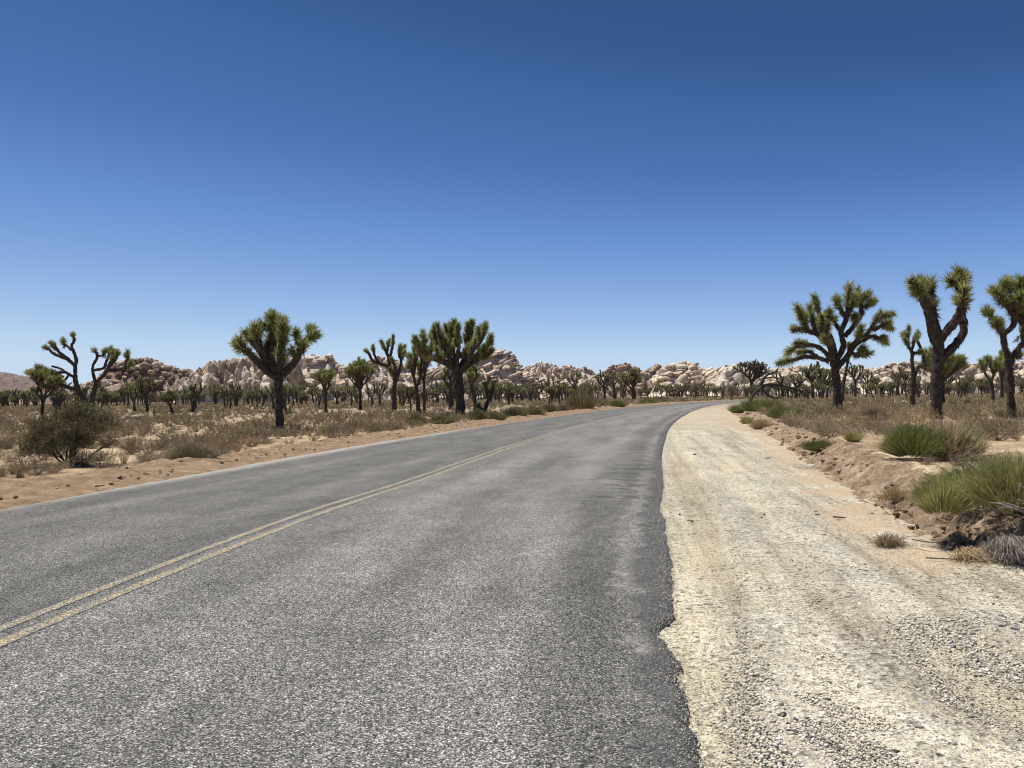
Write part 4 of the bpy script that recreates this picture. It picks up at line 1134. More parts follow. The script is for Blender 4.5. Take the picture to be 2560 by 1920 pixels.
MID = [  # x, base y, top y, width px, label
 (254, 1026, 970, 30, 'small goblet shaped tree just right of the dark rounded bush'),
 (336, 1031, 963, 44, 'double trunked bushy tree in front of the brown rubble hill'),
 (368, 1031, 934, 62, 'taller thin crowned tree in front of the brown rubble hill'),
 (430, 1036, 968, 54, 'low leaning tree left of the pale domed outcrop'),
 (482, 1031, 950, 60, 'round headed tree at the foot of the pale domed outcrop, left end'),
 (538, 1015, 968, 34, 'short many stemmed tree below the tallest smooth boulder'),
 (574, 1020, 985, 22, 'thin little tree beside a two lobed tree under the pale domes'),
 (589, 1022, 948, 42, 'two lobed tree in front of the pale domed outcrop'),
 (684, 1027, 943, 52, 'tree partly hidden behind the left side of the roadside trunk'),
 (715, 1038, 955, 48, 'leafy tree partly hidden behind the right side of the roadside trunk'),
 (733, 1020, 965, 44, 'bushy tree between roadside trunk and the vase shaped tree'),
 (754, 1017, 975, 40, 'low spreading pale stemmed tree behind the roadside tree'),
 (796, 1024, 968, 38, 'short thin trunked tree just left of the vase shaped tree'),
 (843, 1019, 960, 44, 'bushy tree between the vase shaped and the candelabra tree'),
 (880, 1018, 958, 38, 'bushy tree at the left foot of the candelabra tree'),
 (931, 1018, 952, 48, 'bushy tree right of the candelabra tree'),
 (950, 1016, 948, 42, 'small tree left of the long bent armed tree'),
 (1008, 1014, 955, 34, 'small tree right of the bushy armed trunk'),
 (1027, 1027, 960, 36, 'thin brown trunked tree left of the close pair'),
 (1022, 1010, 968, 30, 'small tree behind the close pair'),
 (1090, 1012, 968, 34, 'short tree in the gap between pair and dense crown'),
 (1228, 1012, 958, 38, 'tree beyond the young leaning one'),
 (1271, 1012, 953, 38, 'round crowned small tree below the tilted slabs'),
 (1329, 1008, 962, 30, 'small tree below the steep face of the tilted slabs'),
 (1348, 1008, 952, 38, 'forked tree below the blocky rock towers'),
 (1373, 1012, 962, 32, 'stubby thick trunked tree near the roadside bushes'),
 (1388, 1008, 968, 26, 'first of a row of thin trees left of the dark roadside shrub'),
 (1397, 1008, 965, 26, 'middle of a row of thin trees left of the dark roadside shrub'),
 (1406, 1006, 962, 28, 'last of a row of thin trees left of the dark roadside shrub'),
 (1420, 1000, 962, 26, 'small tree peeking over the dark roadside shrub, left side'),
 (1437, 1003, 925, 52, 'tall tree rising behind the dark roadside shrub'),
 (1477, 998, 952, 34, 'small tree right of the dark roadside shrub'),
 (1511, 1004, 920, 50, 'tall tree with tightly packed upright arms, left one of the road bend group'),
 (1536, 999, 924, 46, 'bright leaved middle tree of the road bend group'),
 (1558, 997, 940, 34, 'thin tree between two larger ones of the road bend group'),
 (1585, 1001, 916, 66, 'dark wide tree, rightmost of the road bend group'),
 (2168, 988, 925, 36, 'thin distant tree right of the side armed one'),
 (2189, 984, 940, 32, 'short distant tree below the flat pink boulders'),
 (2246, 991, 910, 46, 'pale trunked tree left of the slim dark forked tree'),
 (2255, 987, 925, 36, 'thin tree just behind the pale trunked one on the right'),
 (2272, 985, 930, 32, 'small tree seen between pale trunk and slim dark tree'),
 (2370, 979, 932, 44, 'pale branching tree right of the tall spiky trunk'),
 (2418, 977, 934, 40, 'open branched distant tree under the right boulder slope'),
 (2515, 988, 900, 40, 'dark trunked tree directly behind the taller edge tree'),
 (1958, 996, 925, 50, 'tangled tree behind the arching dead trunk'),
 (1990, 997, 930, 52, 'bushy tree at the crown end of the arching dead trunk'),
 (20, 1018, 970, 36, 'small tree at the far left edge below the stony hill'),
 (45, 1014, 975, 30, 'little tree next to the one at the far left edge'),
]
rngm = random.Random(77)
for k, (bx_, by_, ty, wpx, lab) in enumerate(MID):
    X, D = ground_at(bx_, by_, .05)
    D = min(D, 300)
    X = at_depth(bx_, by_, D)[0]
    zb = hz(X, D)
    X, D2 = ground_at(bx_, by_, zb); D = min(D2, 300); X = at_depth(bx_, by_, D)[0]
    H = max(1.5, at_depth(bx_, ty, D)[1] - zb)
    variant_tree(lab, X, D, H, wpx * D / F_PX * 1.05, k % 16, rngm.uniform(0, 6.28), 'middle distance Joshua trees')

# young single-headed trees
for (bx_, by_, hpx, lab) in ((64, 1058, 21, 'stubby young yucca standing alone in the scrub at far left'), (272, 1033, 24, 'stubby young yucca right behind the dark rounded bush'),
                             (385, 1043, 28, 'stubby young yucca in front of the brown rubble hill'), (724, 1037, 22, 'green young yucca at the right of the roadside trunk'), (1170, 988, 0, '')):
    if not hpx: continue
    X, D = ground_at(bx_, by_, .05); z0 = hz(X, D); H = hpx * D / F_PX
    root = thing('young_joshua_tree', lab, 'young yucca', (X, D, z0), 'young single stemmed yuccas')
    wd = Wood(); wd.add(densify([(0, 0, -.05), (0, 0, H * .45), (0.02, 0, H * .9)], .1), [.07] * 1 + [.06] * (len(densify([(0, 0, -.05), (0, 0, H * .45), (0.02, 0, H * .9)], .1)) - 1), 6, 3)
    link('stem', wd.mesh('stem', M_BARK), root)
    rg = random.Random(int(bx_)); place_head(root, (0.02, 0, H * .75), (0, 0, 1), H * .6, .24, rg)

LAND = [(-9999, 'at the far left edge'), (70, 'left of the forked bare tree'), (260, 'below the brown rubble hill'), (480, 'below the pale domed outcrop'), (640, 'around the lone roadside tree'),
        (760, 'between the lone tree and the candelabra tree'), (930, 'left of the dense crowned tree'), (1080, 'behind the dense crowned tree'), (1230, 'below the tilted slabs'), (1360, 'below the blocky rock towers'),
        (1500, 'just before the road bend'), (1640, 'beyond the road bend'), (1860, 'around the arching dead tree'), (2010, 'around the broad many armed tree'), (2190, 'between the broad and the tall spiky tree'),
        (2360, 'right of the tall spiky tree'), (2470, 'at the right edge')]
def landmark(X, Y):
    v = CAM_M.to_3x3().transposed() @ Vector((X, Y, -EYE))
    px = PW / 2 + F_PX * v.x / -v.z
    return [t for p, t in LAND if px >= p][-1]

# far grove: individuals up to the limit, the rest as one stand
rngf = random.Random(4242)
far = []
def crest_free(px): return True
for i in range(1500):
    px = rngf.uniform(-150, 2710)
    D = rngf.uniform(105, 300) if rngf.random() < .30 else rngf.uniform(180, 390)
    if 1590 < px < 1900 and rngf.random() < .15: D = rngf.uniform(200, 300)
    X = at_depth(px, 960, D)[0]
    if float(fbm(np.array([X * .03]), np.array([D * .03]), 0, 2, 9)[0]) < rngf.uniform(-.35, .05) : continue
    far.append((X, D))
far = [f for f, t in zip(far, sdist(np.array([f[0] for f in far]), np.array([f[1] for f in far]), CLINE)) if abs(t) > 11]
far.sort(key=lambda f: f[1])
NEARN = 215
for k, (X, D) in enumerate(far[:NEARN]):
    vi = rngf.randrange(16); H = rngf.triangular(2.0, 6.4, 3.6) if D > 150 else rngf.triangular(1.8, 5.0, 3.0)
    W = H * rngf.uniform(.45, .75)
    lm = landmark(X, D)
    lab = ('taller' if H > 3.9 else 'small') + (' near' if D < 190 else ' far') + ' grove tree ' + lm
    grp = lab.replace('tree', 'trees', 1)
    variant_tree(lab, X, D, H, W, vi, rngf.uniform(0, 6.28), grp)
# rest as one stand
LOWV = []
for i in range(6):
    segs, tips = gen_tree(1900 + i, 4.7, 2.4 + .25 * i, .42, 10 + i * 2, .18)
    rg = random.Random(i)
    wd = Wood()
    for j, (P, a, b_) in enumerate(segs): wd.add([tuple(p) for p in P], [a, (a + b_) / 2, b_], 4, j)
    wV = np.vstack(wd.V); wF = [f if len(f) == 3 else f for f in wd.F]
    tri = []
    for f in wF:
        if len(f) == 4: tri += [[f[0], f[1], f[2]], [f[0], f[2], f[3]]]
        else: tri.append(f)
    V, F, mi = crown_arrays(tips, (.9, 2.0), .36, 12, .30, rg)
    LOWV.append((np.vstack([wV, V]), np.vstack([np.array(tri), F + len(wV)]), np.r_[np.full(len(tri), 2), mi]))
Vs, Fs, Ms, kk_ = [], [], [], 0
rest = far[NEARN:]
hh = height(np.array([f[0] for f in rest]), np.array([f[1] for f in rest]))[0]
for (X, D), z0 in zip(rest, hh):
    V, F, mi = LOWV[rngf.randrange(6)]
    a = rngf.uniform(0, 6.28); s = rngf.triangular(.45, 1.3, .75); sw = s * rngf.uniform(.8, 1.15)
    ca, sa = math.cos(a) * sw, math.sin(a) * sw
    Vs.append(np.stack([V[:, 0] * ca - V[:, 1] * sa + X, V[:, 0] * sa + V[:, 1] * ca + D, V[:, 2] * s + z0], -1)); Fs.append(F + kk_); Ms.append(mi); kk_ += len(V)
o = link('distant_grove', mesh_from('distant_grove', np.vstack(Vs), np.vstack(Fs), [M_LEAF_FAR, M_DEAD, M_BARK], np.concatenate(Ms)))
tag(o, 'far belt of small Joshua trees at the foot of the rocks', 'trees', kind='stuff')

# ------------------------------------------------------------------ shrubs
def shrub_arrays(seed, n_stem, n_twig, n_leaf, rx, rz_, tw=.006, leaf=.02, spread=1.25, up=.0):
    """returns twig blades and leaf blades; unit about rx wide, rz high"""
    rng = np.random.default_rng(seed)
    ph = rng.random(n_stem) * 2 * math.pi; el = np.arccos(1 - rng.random(n_stem) * (1 - math.cos(spread)))
    R_ = rng.uniform(.65, 1.08, n_stem)
    lobes = 1 + .22 * np.sin(ph * 2 + rng.uniform(0, 6)) + .15 * np.sin(ph * 5 + rng.uniform(0, 6))
    E = np.stack([np.cos(ph) * np.sin(el) * rx * R_ * lobes, np.sin(ph) * np.sin(el) * rx * R_ * lobes, np.cos(el) ** .7 * rz_ * R_ + .02], -1)
    B = np.stack([rng.normal(size=n_stem) * rx * .12, rng.normal(size=n_stem) * rx * .12, np.zeros(n_stem)], -1)
    d = E - B; L = np.linalg.norm(d, axis=1); d /= L[:, None]
    Vt, Ft = blades(B, d, L, np.full(n_stem, tw * 2.0), rng)
    i = rng.integers(0, n_stem, n_twig); t = rng.uniform(.35, 1.0, n_twig)
    B2 = B[i] + (E - B)[i] * t[:, None]
    d2 = d[i] + rng.normal(size=(n_twig, 3)) * .55; d2[:, 2] += .25 + up; d2 /= np.linalg.norm(d2, axis=1)[:, None]
    L2 = rng.uniform(.12, .35, n_twig) * (rx + rz_) * .5
    V2, F2 = blades(B2, d2, L2, np.full(n_twig, tw), rng)
    j = rng.integers(0, n_twig, n_leaf); B3 = B2[j] + d2[j] * (L2[j] * rng.uniform(.3, 1.1, n_leaf))[:, None]
    d3 = d2[j] + rng.normal(size=(n_leaf, 3)) * .9; d3 /= np.linalg.norm(d3, axis=1)[:, None]
    V3, F3 = blades(B3, d3, rng.uniform(.6, 1.3, n_leaf) * leaf, np.full(n_leaf, leaf * .5), rng)
    V3[:, 2] = np.maximum(V3[:, 2], 0); V2[:, 2] = np.maximum(V2[:, 2], 0)
    V = np.vstack([Vt, V2, V3]); F = np.vstack([Ft, F2 + len(Vt), F3 + len(Vt) + len(V2)])
    return V, F, np.r_[np.zeros(n_stem + n_twig, int), np.ones(n_leaf, int)]

SHRUBS = []
kinds = [('grey brown twiggy', M_TWIG, M_TWIG), ('olive tan', M_TWIG, M_SAGE), ('straw coloured', M_STRAW, M_STRAW), ('dull green', M_TWIG, M_GREEN)]
for k, (nm, a, b_) in enumerate(kinds):
    for v in range(3):
        rx, rzz = (.42, .36) if k != 2 else (.30, .34)
        V, F, mi = shrub_arrays(500 + k * 10 + v, 60, 360, 520 if k != 2 else 200, rx, rzz, .006 if k != 2 else .005, .026, 1.3 if k != 2 else .9, .3 if k == 2 else 0)
        SHRUBS.append((k, mesh_from('stems', V, F, [a, b_], mi)))

rngs = random.Random(99)
def shrub_zone_ok(X, D, tl, tb):
    return (tl < -6.75) or (tb > 1.0)
cand = []
for i in range(110000):
    px = rngs.uniform(-120, 2680)
    D = math.sqrt(rngs.uniform(6.5 ** 2, 60 ** 2)) if i < 42000 else math.sqrt(rngs.uniform(55 ** 2, 330 ** 2))
    cand.append((at_depth(px, 980, D)[0], D))
CX = np.array([c[0] for c in cand]); CY = np.array([c[1] for c in cand])
_, ctl, ctb = height(CX, CY)
dens = fbm(CX * .30, CY * .16, 0, 4, 77)
ok = ((ctl < -6.75) | (ctb > .9)) & (CY > 7)
# thin out into clumps, leaving sand openings
keep = ok & (np.random.default_rng(3).random(len(CX)) < np.clip(.24 + dens * 2.4 + .35 * sstep(40, 80, CY), .04, 1))
CX, CY, ctl, ctb = CX[keep], CY[keep], ctl[keep], ctb[keep]
cell = set(); sel = []
for i in np.argsort(CY):
    g_ = (.50 if CX[i] < 0 else .62) if CY[i] < 40 else .85 if CY[i] < 90 else 1.6 if CY[i] < 160 else 3.0
    c_ = (int(CX[i] / g_), int(CY[i] / g_), g_)
    if c_ in cell: continue
    cell.add(c_); sel.append(i)
CX, CY, ctl, ctb = CX[sel], CY[sel], ctl[sel], ctb[sel]
CZ = height(CX, CY)[0]
HAND = [(-8.2, 14.3, 1.3), (4.7, 7.6, 1.5), (7.0, 12.3, 1.1), (6.7, 17, .5), (6.9, 15.9, .4), (5.2, 9.6, .5)]
def blocked(x, y): return any((x - a) ** 2 + (y - b_) ** 2 < r * r for a, b_, r in HAND)
# low-poly shrub variants for the mass
LOWS = []
for k in range(4):
    for v in range(3):
        V, F, mi = shrub_arrays(800 + k * 10 + v, 16, 46, 60, .46 if k != 2 else .32, .36, .022, .075, 1.3 if k != 2 else .9, .2)
        V2_, F2_, m2_ = shrub_arrays(830 + k * 10 + v, 20, 76, 110, .44 if k != 2 else .32, .36, .013, .044, 1.3 if k != 2 else .9, .2)
        V3_, F3_, m3_ = shrub_arrays(860 + k * 10 + v, 8, 18, 26, .50, .36, .05, .16, 1.3 if k != 2 else .9, .2)
        LOWS.append(((V2_, F2_, m2_), (V, F, mi), (V3_, F3_, m3_)))
n_ind = 0; Vs, Fs, Ms, kk_ = [], [], [], 0
KIND_LAB = ['grey brown scrub bush', 'olive tan scrub bush', 'straw coloured dry bunch grass', 'dull green scrub bush']
for x, y, z, tl_, tb_ in zip(CX, CY, CZ, ctl, ctb):
    if blocked(x, y): continue
    r_ = rngs.random(); k = 0 if r_ < .30 else 1 if r_ < .66 else 2 if r_ < .90 else 3
    if tl_ < -6.7 and tl_ > -8.2 and y > 30 and rngs.random() < .4: k = 3
    s = rngs.triangular(.38, 1.35, .75) * (1.15 if y > 35 else 1.0) * (.75 if (tb_ > 0 and y < 16) else 1.0)
    if y < 14 and tb_ > 0 and rngs.random() < .45: continue
    if n_ind < 285 and y < 60:
        n_ind += 1
        side = ('in the front rows ' if y < 19 else 'farther back ') + landmark(x, y)
        rootl = KIND_LAB[k] + ' ' + side
        me = SHRUBS[k * 3 + rngs.randrange(3)][1]
        o = link('bunch_grass' if k == 2 else 'desert_shrub', me, None, (x, y, z - .02))
        o.rotation_euler = (rngs.uniform(-.1, .1), rngs.uniform(-.1, .1), rngs.uniform(0, 6.28)); o.scale = (s, s, s * rngs.uniform(.75, 1.15))
        tag(o, rootl, 'bunch grass' if k == 2 else 'shrub', ('dry bunch grasses ' if k == 2 else KIND_LAB[k] + 'es ') + side)
    else:
        j = k * 3 + rngs.randrange(3); V, F, mi = LOWS[j][0 if y < 48 else 1 if y < 110 else 2]; s *= 1 if y < 90 else 1.25 if y < 160 else 1.9
        a = rngs.uniform(0, 6.28); ca, sa = math.cos(a) * s, math.sin(a) * s
        Vs.append(np.stack([V[:, 0] * ca - V[:, 1] * sa + x, V[:, 0] * sa + V[:, 1] * ca + y, V[:, 2] * min(s, 1.3) * rngs.uniform(.8, 1.2) + z - .02], -1))
        Fs.append(F + kk_); kk_ += len(V)
        Ms.append(np.where(mi == 0, {0: 0, 1: 0, 2: 1, 3: 0}[k], {0: 0, 1: 2, 2: 1, 3: 3}[k]))
o = link('desert_scrub', mesh_from('desert_scrub', np.vstack(Vs), np.vstack(Fs), [M_TWIG, M_STRAW, M_SAGE, M_GREEN], np.concatenate(Ms)))
tag(o, 'low dry brown scrub spreading across the plain to the trees', 'scrub', kind='stuff')
print('shrubs', n_ind, len(Vs))

# dry grass wisps and litter on the sand
rg = np.random.default_rng(8)
n = 60000
px = rg.uniform(-60, 2620, n); D = np.sqrt(rg.uniform(7 ** 2, 46 ** 2, n)); gx_ = (px - 1280) / F_PX * D
gz_, gtl, gtb = height(gx_, D)
k_ = ((gtl < -6.5) | (gtb > .15)) & (fbm(gx_ * .9, D * .9, 0, 3, 71) > -.12)
B = np.stack([gx_, D, gz_ - .01 + .05 * (gtb > 0) * (gtb < 1)], -1)[k_]; m_ = len(B)
d = rg.normal(size=(m_, 3)); d[:, 2] = np.abs(d[:, 2]) * .8 + .25; d /= np.linalg.norm(d, axis=1)[:, None]
V, F = blades(B, d, rg.uniform(.03, .13, m_), np.full(m_, .008), rg)
o = link('dry_grass', mesh_from('dry_grass', V, F, [M_STRAW]))
tag(o, 'thin dry grass and litter scattered over the sand', 'dry grass', kind='stuff')

# ------------------------------------------------------------------ individual bushes
def stems_mesh(name, seed, n, rx, ry, rzz, wid, mat, base=.5, lo=.0, jitter=.4):
    """broom-like bush: thin curved stems (two triangles each) from a broad base"""
    rng = np.random.default_rng(seed)
    ph = rng.random(n) * 2 * math.pi; r = np.sqrt(rng.random(n))
    bx_, by_ = np.cos(ph) * r * rx * base, np.sin(ph) * r * ry * base
    nx_ = np.cos(ph) * r; ny_ = np.sin(ph) * r
    q0 = rng.uniform(0, 6.28)
    Hh = rzz * np.sqrt(np.clip(1 - (r * .88) ** 2, .05, 1)) * rng.uniform(.62, 1.12, n) * (1 + .22 * np.sin(ph * 3 + q0) * r + .15 * np.sin(ph * 7 + 2 * q0) * r)
    r = r * (1 + .16 * np.sin(ph * 2 + q0 * 3) + .12 * np.sin(ph * 5 + q0)); nx_ = np.cos(ph) * r; ny_ = np.sin(ph) * r
    tx = np.cos(ph) * r * rx + rng.normal(size=n) * jitter * rx * .3; ty = np.sin(ph) * r * ry + rng.normal(size=n) * jitter * ry * .3
    t0 = lo
    B = np.stack([bx_ + (tx - bx_) * t0, by_ + (ty - by_) * t0, Hh * t0], -1)
    E = np.stack([tx, ty, Hh], -1)
    Mi = (B + E) / 2 + np.stack([(tx - bx_) * .08, (ty - by_) * .08, Hh * .07], -1)
    cam_ = rng.normal(size=(n, 3)); S = np.cross(E - B, cam_); S /= np.linalg.norm(S, axis=1)[:, None] + 1e-9
    w = wid * rng.uniform(.6, 1.3, n)[:, None] / 2
    V = np.stack([B - S * w, B + S * w, Mi + S * w * .9, Mi - S * w * .9, E], 1).reshape(-1, 3)
    i = np.arange(n)[:, None] * 5
    F = np.vstack([i + np.array([[0, 1, 2]]), i + np.array([[0, 2, 3]]), i + np.array([[3, 2, 4]])])
    # little side shoots
    m = n * 3; j = rng.integers(0, n, m); t = rng.uniform(.45, .95, m)
    B2 = B[j] + (E - B)[j] * t[:, None]; d2 = (E - B)[j]; d2 /= np.linalg.norm(d2, axis=1)[:, None]
    d2 = d2 + rng.normal(size=(m, 3)) * .28; d2 /= np.linalg.norm(d2, axis=1)[:, None]
    V2, F2 = blades(B2, d2, rng.uniform(.07, .18, m) * rzz, np.full(m, wid * .8), rng)
    dead = rng.random(n) < .16; dead2 = rng.random(m) < .14
    return mesh_from(name, np.vstack([V, V2]), np.vstack([F, F2 + len(V)]), [mat, M_STRAW], np.r_[np.tile(dead, 3), dead2].astype(int))

def wood_twigs(name, seed, n, rx, ry, rzz, r, mat, spread=1.3, sides=5, fork=2):
    rng = random.Random(seed); wd = Wood()
    for i in range(n):
        ph = rng.uniform(0, 6.28); el = rng.uniform(.2, spread)
        d = Vector((math.cos(ph) * math.sin(el) * rx, math.sin(ph) * math.sin(el) * ry, math.cos(el) * rzz)) * rng.uniform(.6, 1.0)
        p0 = Vector((rng.uniform(-.1, .1) * rx, rng.uniform(-.1, .1) * ry, -.03))
        mid = p0 + d * .5 + Vector((rng.uniform(-.1, .1), rng.uniform(-.1, .1), rng.uniform(-.02, .12))) * rx
        e = p0 + d
        wd.add(densify([tuple(p0), tuple(mid), tuple(e)], .09), np.linspace(r, r * .35, len(densify([tuple(p0), tuple(mid), tuple(e)], .09))), sides, i)
        for k in range(fork):
            f0 = mid + (e - mid) * rng.uniform(0, .6); dd = d * .4 + Vector((rng.uniform(-.4, .4) * rx, rng.uniform(-.4, .4) * ry, rng.uniform(-.1, .4) * rzz))
            q = densify([tuple(f0), tuple(f0 + dd * .5 + Vector((0, 0, .02))), tuple(f0 + dd)], .09)
            wd.add(q, np.linspace(r * .5, r * .2, len(q)), 4, i * 7 + k)
    return wd.mesh(name, mat)

def bush(name, label, cat, X, Y, parts, group=None, dz=0.0):
    root = thing(name, label, cat, (X, Y, hz(X, Y) + dz), group)
    for nm, me, off in parts:
        link(nm, me, root, off)
    return root

# big dark bush on the left
def dark_bush():
    X, Y = ground_at(172, 1166, .03)
    root = thing('dark_bush', 'large rounded dark olive bush with black stems beside the left road edge', 'bush', (X, Y, hz(X, Y)))
    link('branches', wood_twigs('branches', 3, 16, .85, .8, 1.1, .022, M_BARK, 1.25, 6, 4), root)
    rng = np.random.default_rng(31)
    # twigs carrying small leaves throughout an uneven crown
    nclump = 190
    ph = rng.random(nclump) * 6.283; u = rng.random(nclump) ** .45
    cz = rng.uniform(-.55, 1.0, nclump)
    rad = np.sqrt(np.clip(1 - np.abs(cz) ** 2.2, .05, 1)) * u
    lob = 1 + .16 * np.sin(ph * 3 + 1.0) + .10 * np.sin(ph * 5)
    Cc = np.stack([np.cos(ph) * rad * .86 * lob + .05 * cz, np.sin(ph) * rad * .80 * lob, .66 + cz * .56 + .08 * np.cos(ph)], -1)
    Cc = Cc[~((Cc[:, 2] < .34) & (np.hypot(Cc[:, 0], Cc[:, 1]) > .50))]
    nt_ = len(Cc) * 42; j = rng.integers(0, len(Cc), nt_)
    B = Cc[j] + rng.normal(size=(nt_, 3)) * .062
    d = (Cc[j] - np.array([0, 0, .35])); d /= np.linalg.norm(d, axis=1)[:, None]; d = d + rng.normal(size=(nt_, 3)) * .7; d[:, 2] += .3; d /= np.linalg.norm(d, axis=1)[:, None]
    L = rng.uniform(.07, .17, nt_); V1, F1 = blades(B, d, L, np.full(nt_, .006), rng)
    nl = nt_ * 4; j = rng.integers(0, nt_, nl); B3 = B[j] + d[j] * (L[j] * rng.uniform(.1, 1.1, nl))[:, None]
    d3 = d[j] + rng.normal(size=(nl, 3)) * .8; d3 /= np.linalg.norm(d3, axis=1)[:, None]
    V3, F3 = blades(B3, d3, rng.uniform(.022, .042, nl), np.full(nl, .021), rng)
    link('foliage', mesh_from('foliage', np.vstack([V1, V3]), np.vstack([F1, F3 + len(V1)]), [M_WOOD, M_BUSHLEAF], np.r_[np.zeros(nt_, int), np.ones(nl, int)]), root)
dark_bush()

# near green bush at the right edge, on its mound, with dead wood and drooping dry grass
def near_bush():
    X, Y = 4.72, 7.15
    z0 = hz(X, Y)
    root = thing('green_bush', 'large bright green broom bush with bare grey wood below, at the right edge', 'bush', (X, Y, z0 + .03))
    for i, (dx, dy, rx, rz_, n, mt) in enumerate(((-.10, -.05, .46, .56, 4200, M_YGREEN), (-.70, .08, .28, .40, 2400, M_YGREEN), (.44, .08, .54, .60, 4200, M_YGREEN), (.25, .75, .75, .50, 3200, M_GREEN), (1.2, .3, .62, .58, 2400, M_YGREEN))):
        link('foliage', stems_mesh('foliage', 60 + i, n, rx, rx * .85, rz_, .0042, mt, lo=.5 if i in (0, 2) else .3, base=.22), root, (dx, dy, 0))
    link('dead_branches', wood_twigs('dead_branches', 5, 22, .75, .7, .42, .012, M_WOOD, 1.45, 5, 4), root, (.05, -.22, .02))
    link('dead_branches', wood_twigs('dead_branches', 6, 16, .65, .6, .36, .010, M_WOOD, 1.5, 5, 4), root, (.75, -.18, .02))
    V, F, mi = shrub_arrays(66, 200, 900, 0, .75, .34, .005, .01, 1.4)
    link('dry_twigs', mesh_from('dry_twigs', V, F, [M_WOOD, M_WOOD], mi), root, (.45, -.28, -.02))
near_bush()

def grass_clump(name, label, X, Y, n, r, L, droop, mat, seed, dz=0.0, wid=.005, dirv=(0, -1)):
    rng = np.random.default_rng(seed)
    root = thing(name, label, 'dry grass', (X, Y, hz(X, Y) + dz))
    ph = rng.random(n) * 2 * math.pi
    el = rng.uniform(.1, 1.25, n)
    dx = np.cos(ph) * np.sin(el) + dirv[0] * droop * .7; dy = np.sin(ph) * np.sin(el) + dirv[1] * droop * .7; dz_ = np.cos(el)
    B = np.stack([rng.normal(size=n) * r * .3, rng.normal(size=n) * r * .3, np.zeros(n)], -1)
    ln = L * rng.uniform(.5, 1.1, n)
    Mi = B + np.stack([dx, dy, dz_], -1) * ln[:, None] * .55
    E = Mi + np.stack([dx * 1.1, dy * 1.1, dz_ * (1 - droop) - droop * .9], -1) * ln[:, None] * .5
    S = np.cross(E - B, rng.normal(size=(n, 3))); S /= np.linalg.norm(S, axis=1)[:, None] + 1e-9
    w = wid / 2
    V = np.stack([B - S * w, B + S * w, Mi + S * w * .8, Mi - S * w * .8, E], 1).reshape(-1, 3)
    i = np.arange(n)[:, None] * 5
    F = np.vstack([i + np.array([[0, 1, 2]]), i + np.array([[0, 2, 3]]), i + np.array([[3, 2, 4]])])
    link('blades', mesh_from('blades', V, F, [mat]), root)
    return root

gX, gY = ground_at(2500, 1335, .25)
grass_clump('grass_clump', 'grey dead grass clump drooping over the bank below the big green bush', gX - .02, gY - .12, 1300, .22, .34, .72, M_WOOD, 71, .04, .0042)
gX, gY = ground_at(2420, 1402, .05)
grass_clump('grass_clump', 'small straw clump lying at the bank foot left of the drooping grey grass', gX + .05, gY + .1, 500, .16, .24, .6, M_STRAW, 72, .02)
gX, gY = ground_at(2238, 1205, .35)
grass_clump('grass_clump', 'domed grey straw tuft on the bank top beside a white stone', gX, gY, 900, .18, .22, .15, M_STRAW, 73, 0)
gX, gY = ground_at(2222, 1345, .08)
grass_clump('grass_clump', 'dead grey tuft with two upright stubs at the foot of the bank', gX, gY, 600, .16, .20, .35, M_TWIG, 74, 0)
r_ = bpy.data.objects[-1] if False else None

X, Y = 6.75, 12.4
bush('green_bush', 'green bush with bleached dry twigs, in front of the tall spiky tree', 'bush', X, Y, [
    ('foliage', stems_mesh('foliage', 81, 3000, .50, .50, .58, .006, M_GREEN, .25, .25), (-.28, 0, 0)), ('foliage', stems_mesh('foliage', 82, 2600, .46, .45, .50, .006, M_GREEN, .25, .25), (.40, .1, 0)),
    ('dry_twigs', wood_twigs('dry_twigs', 83, 40, .5, .5, .62, .006, M_STRAW, 1.2, 4, 5), (.18, -.22, 0)),
    ('skirt', mesh_from('skirt', *shrub_arrays(84, 160, 800, 500, .75, .30, .006, .02, 1.45)[:2], [M_TWIG]), (.2, -.25, 0))])
X, Y = ground_at(2048, 1103, .4)
bush('green_mound', 'low dark green mound shrub at the top of the bank', 'bush', X, Y, [('foliage', stems_mesh('foliage', 85, 1800, .42, .34, .26, .007, M_GREEN), (0, 0, 0))])
X, Y = ground_at(2133, 1105, .4)
bush('green_tuft', 'small yellow green tuft on open sand right of the dark green mound', 'bush', X, Y, [('foliage', stems_mesh('foliage', 86, 900, .22, .2, .24, .006, M_YGREEN), (0, 0, 0))])
# roadside green clumps near the arching dead tree
for i, (px_, py_, w_, h_, mt, lab) in enumerate((
    (1850, 1025, 1.0, .75, M_GREEN, 'green rush clump at the shoulder edge, leftmost below the arching dead tree'),
    (1888, 1030, 1.1, .85, M_GREEN, 'tall green rush clump under the arching dead tree'),
    (1925, 1032, 1.0, .80, M_GREEN, 'dark green clump right of the arching trunk base'),
    (1868, 1043, .35, .35, M_YGREEN, 'little bright yellow green tuft on the bank in front of the rushes'),
    (1905, 1054, .55, .40, M_STRAW, 'straw yellow grass mound in front of the green rushes'),
    (1960, 1048, .9, .55, M_GREEN, 'grey green bush right of the straw mound'),
    (2000, 1045, .8, .45, M_SAGE, 'dull sage bush left of the broad many armed tree'),
    (2190, 1052, .6, .45, M_SAGE, 'blue grey bush between the broad and the tall spiky tree'))):
    X, Y = ground_at(px_, py_, .35)
    bush('green_clump', lab, 'bush', X, Y, [('foliage', stems_mesh('foliage', 90 + i, 1500, w_, w_ * .8, h_, .010, mt), (0, 0, 0))])
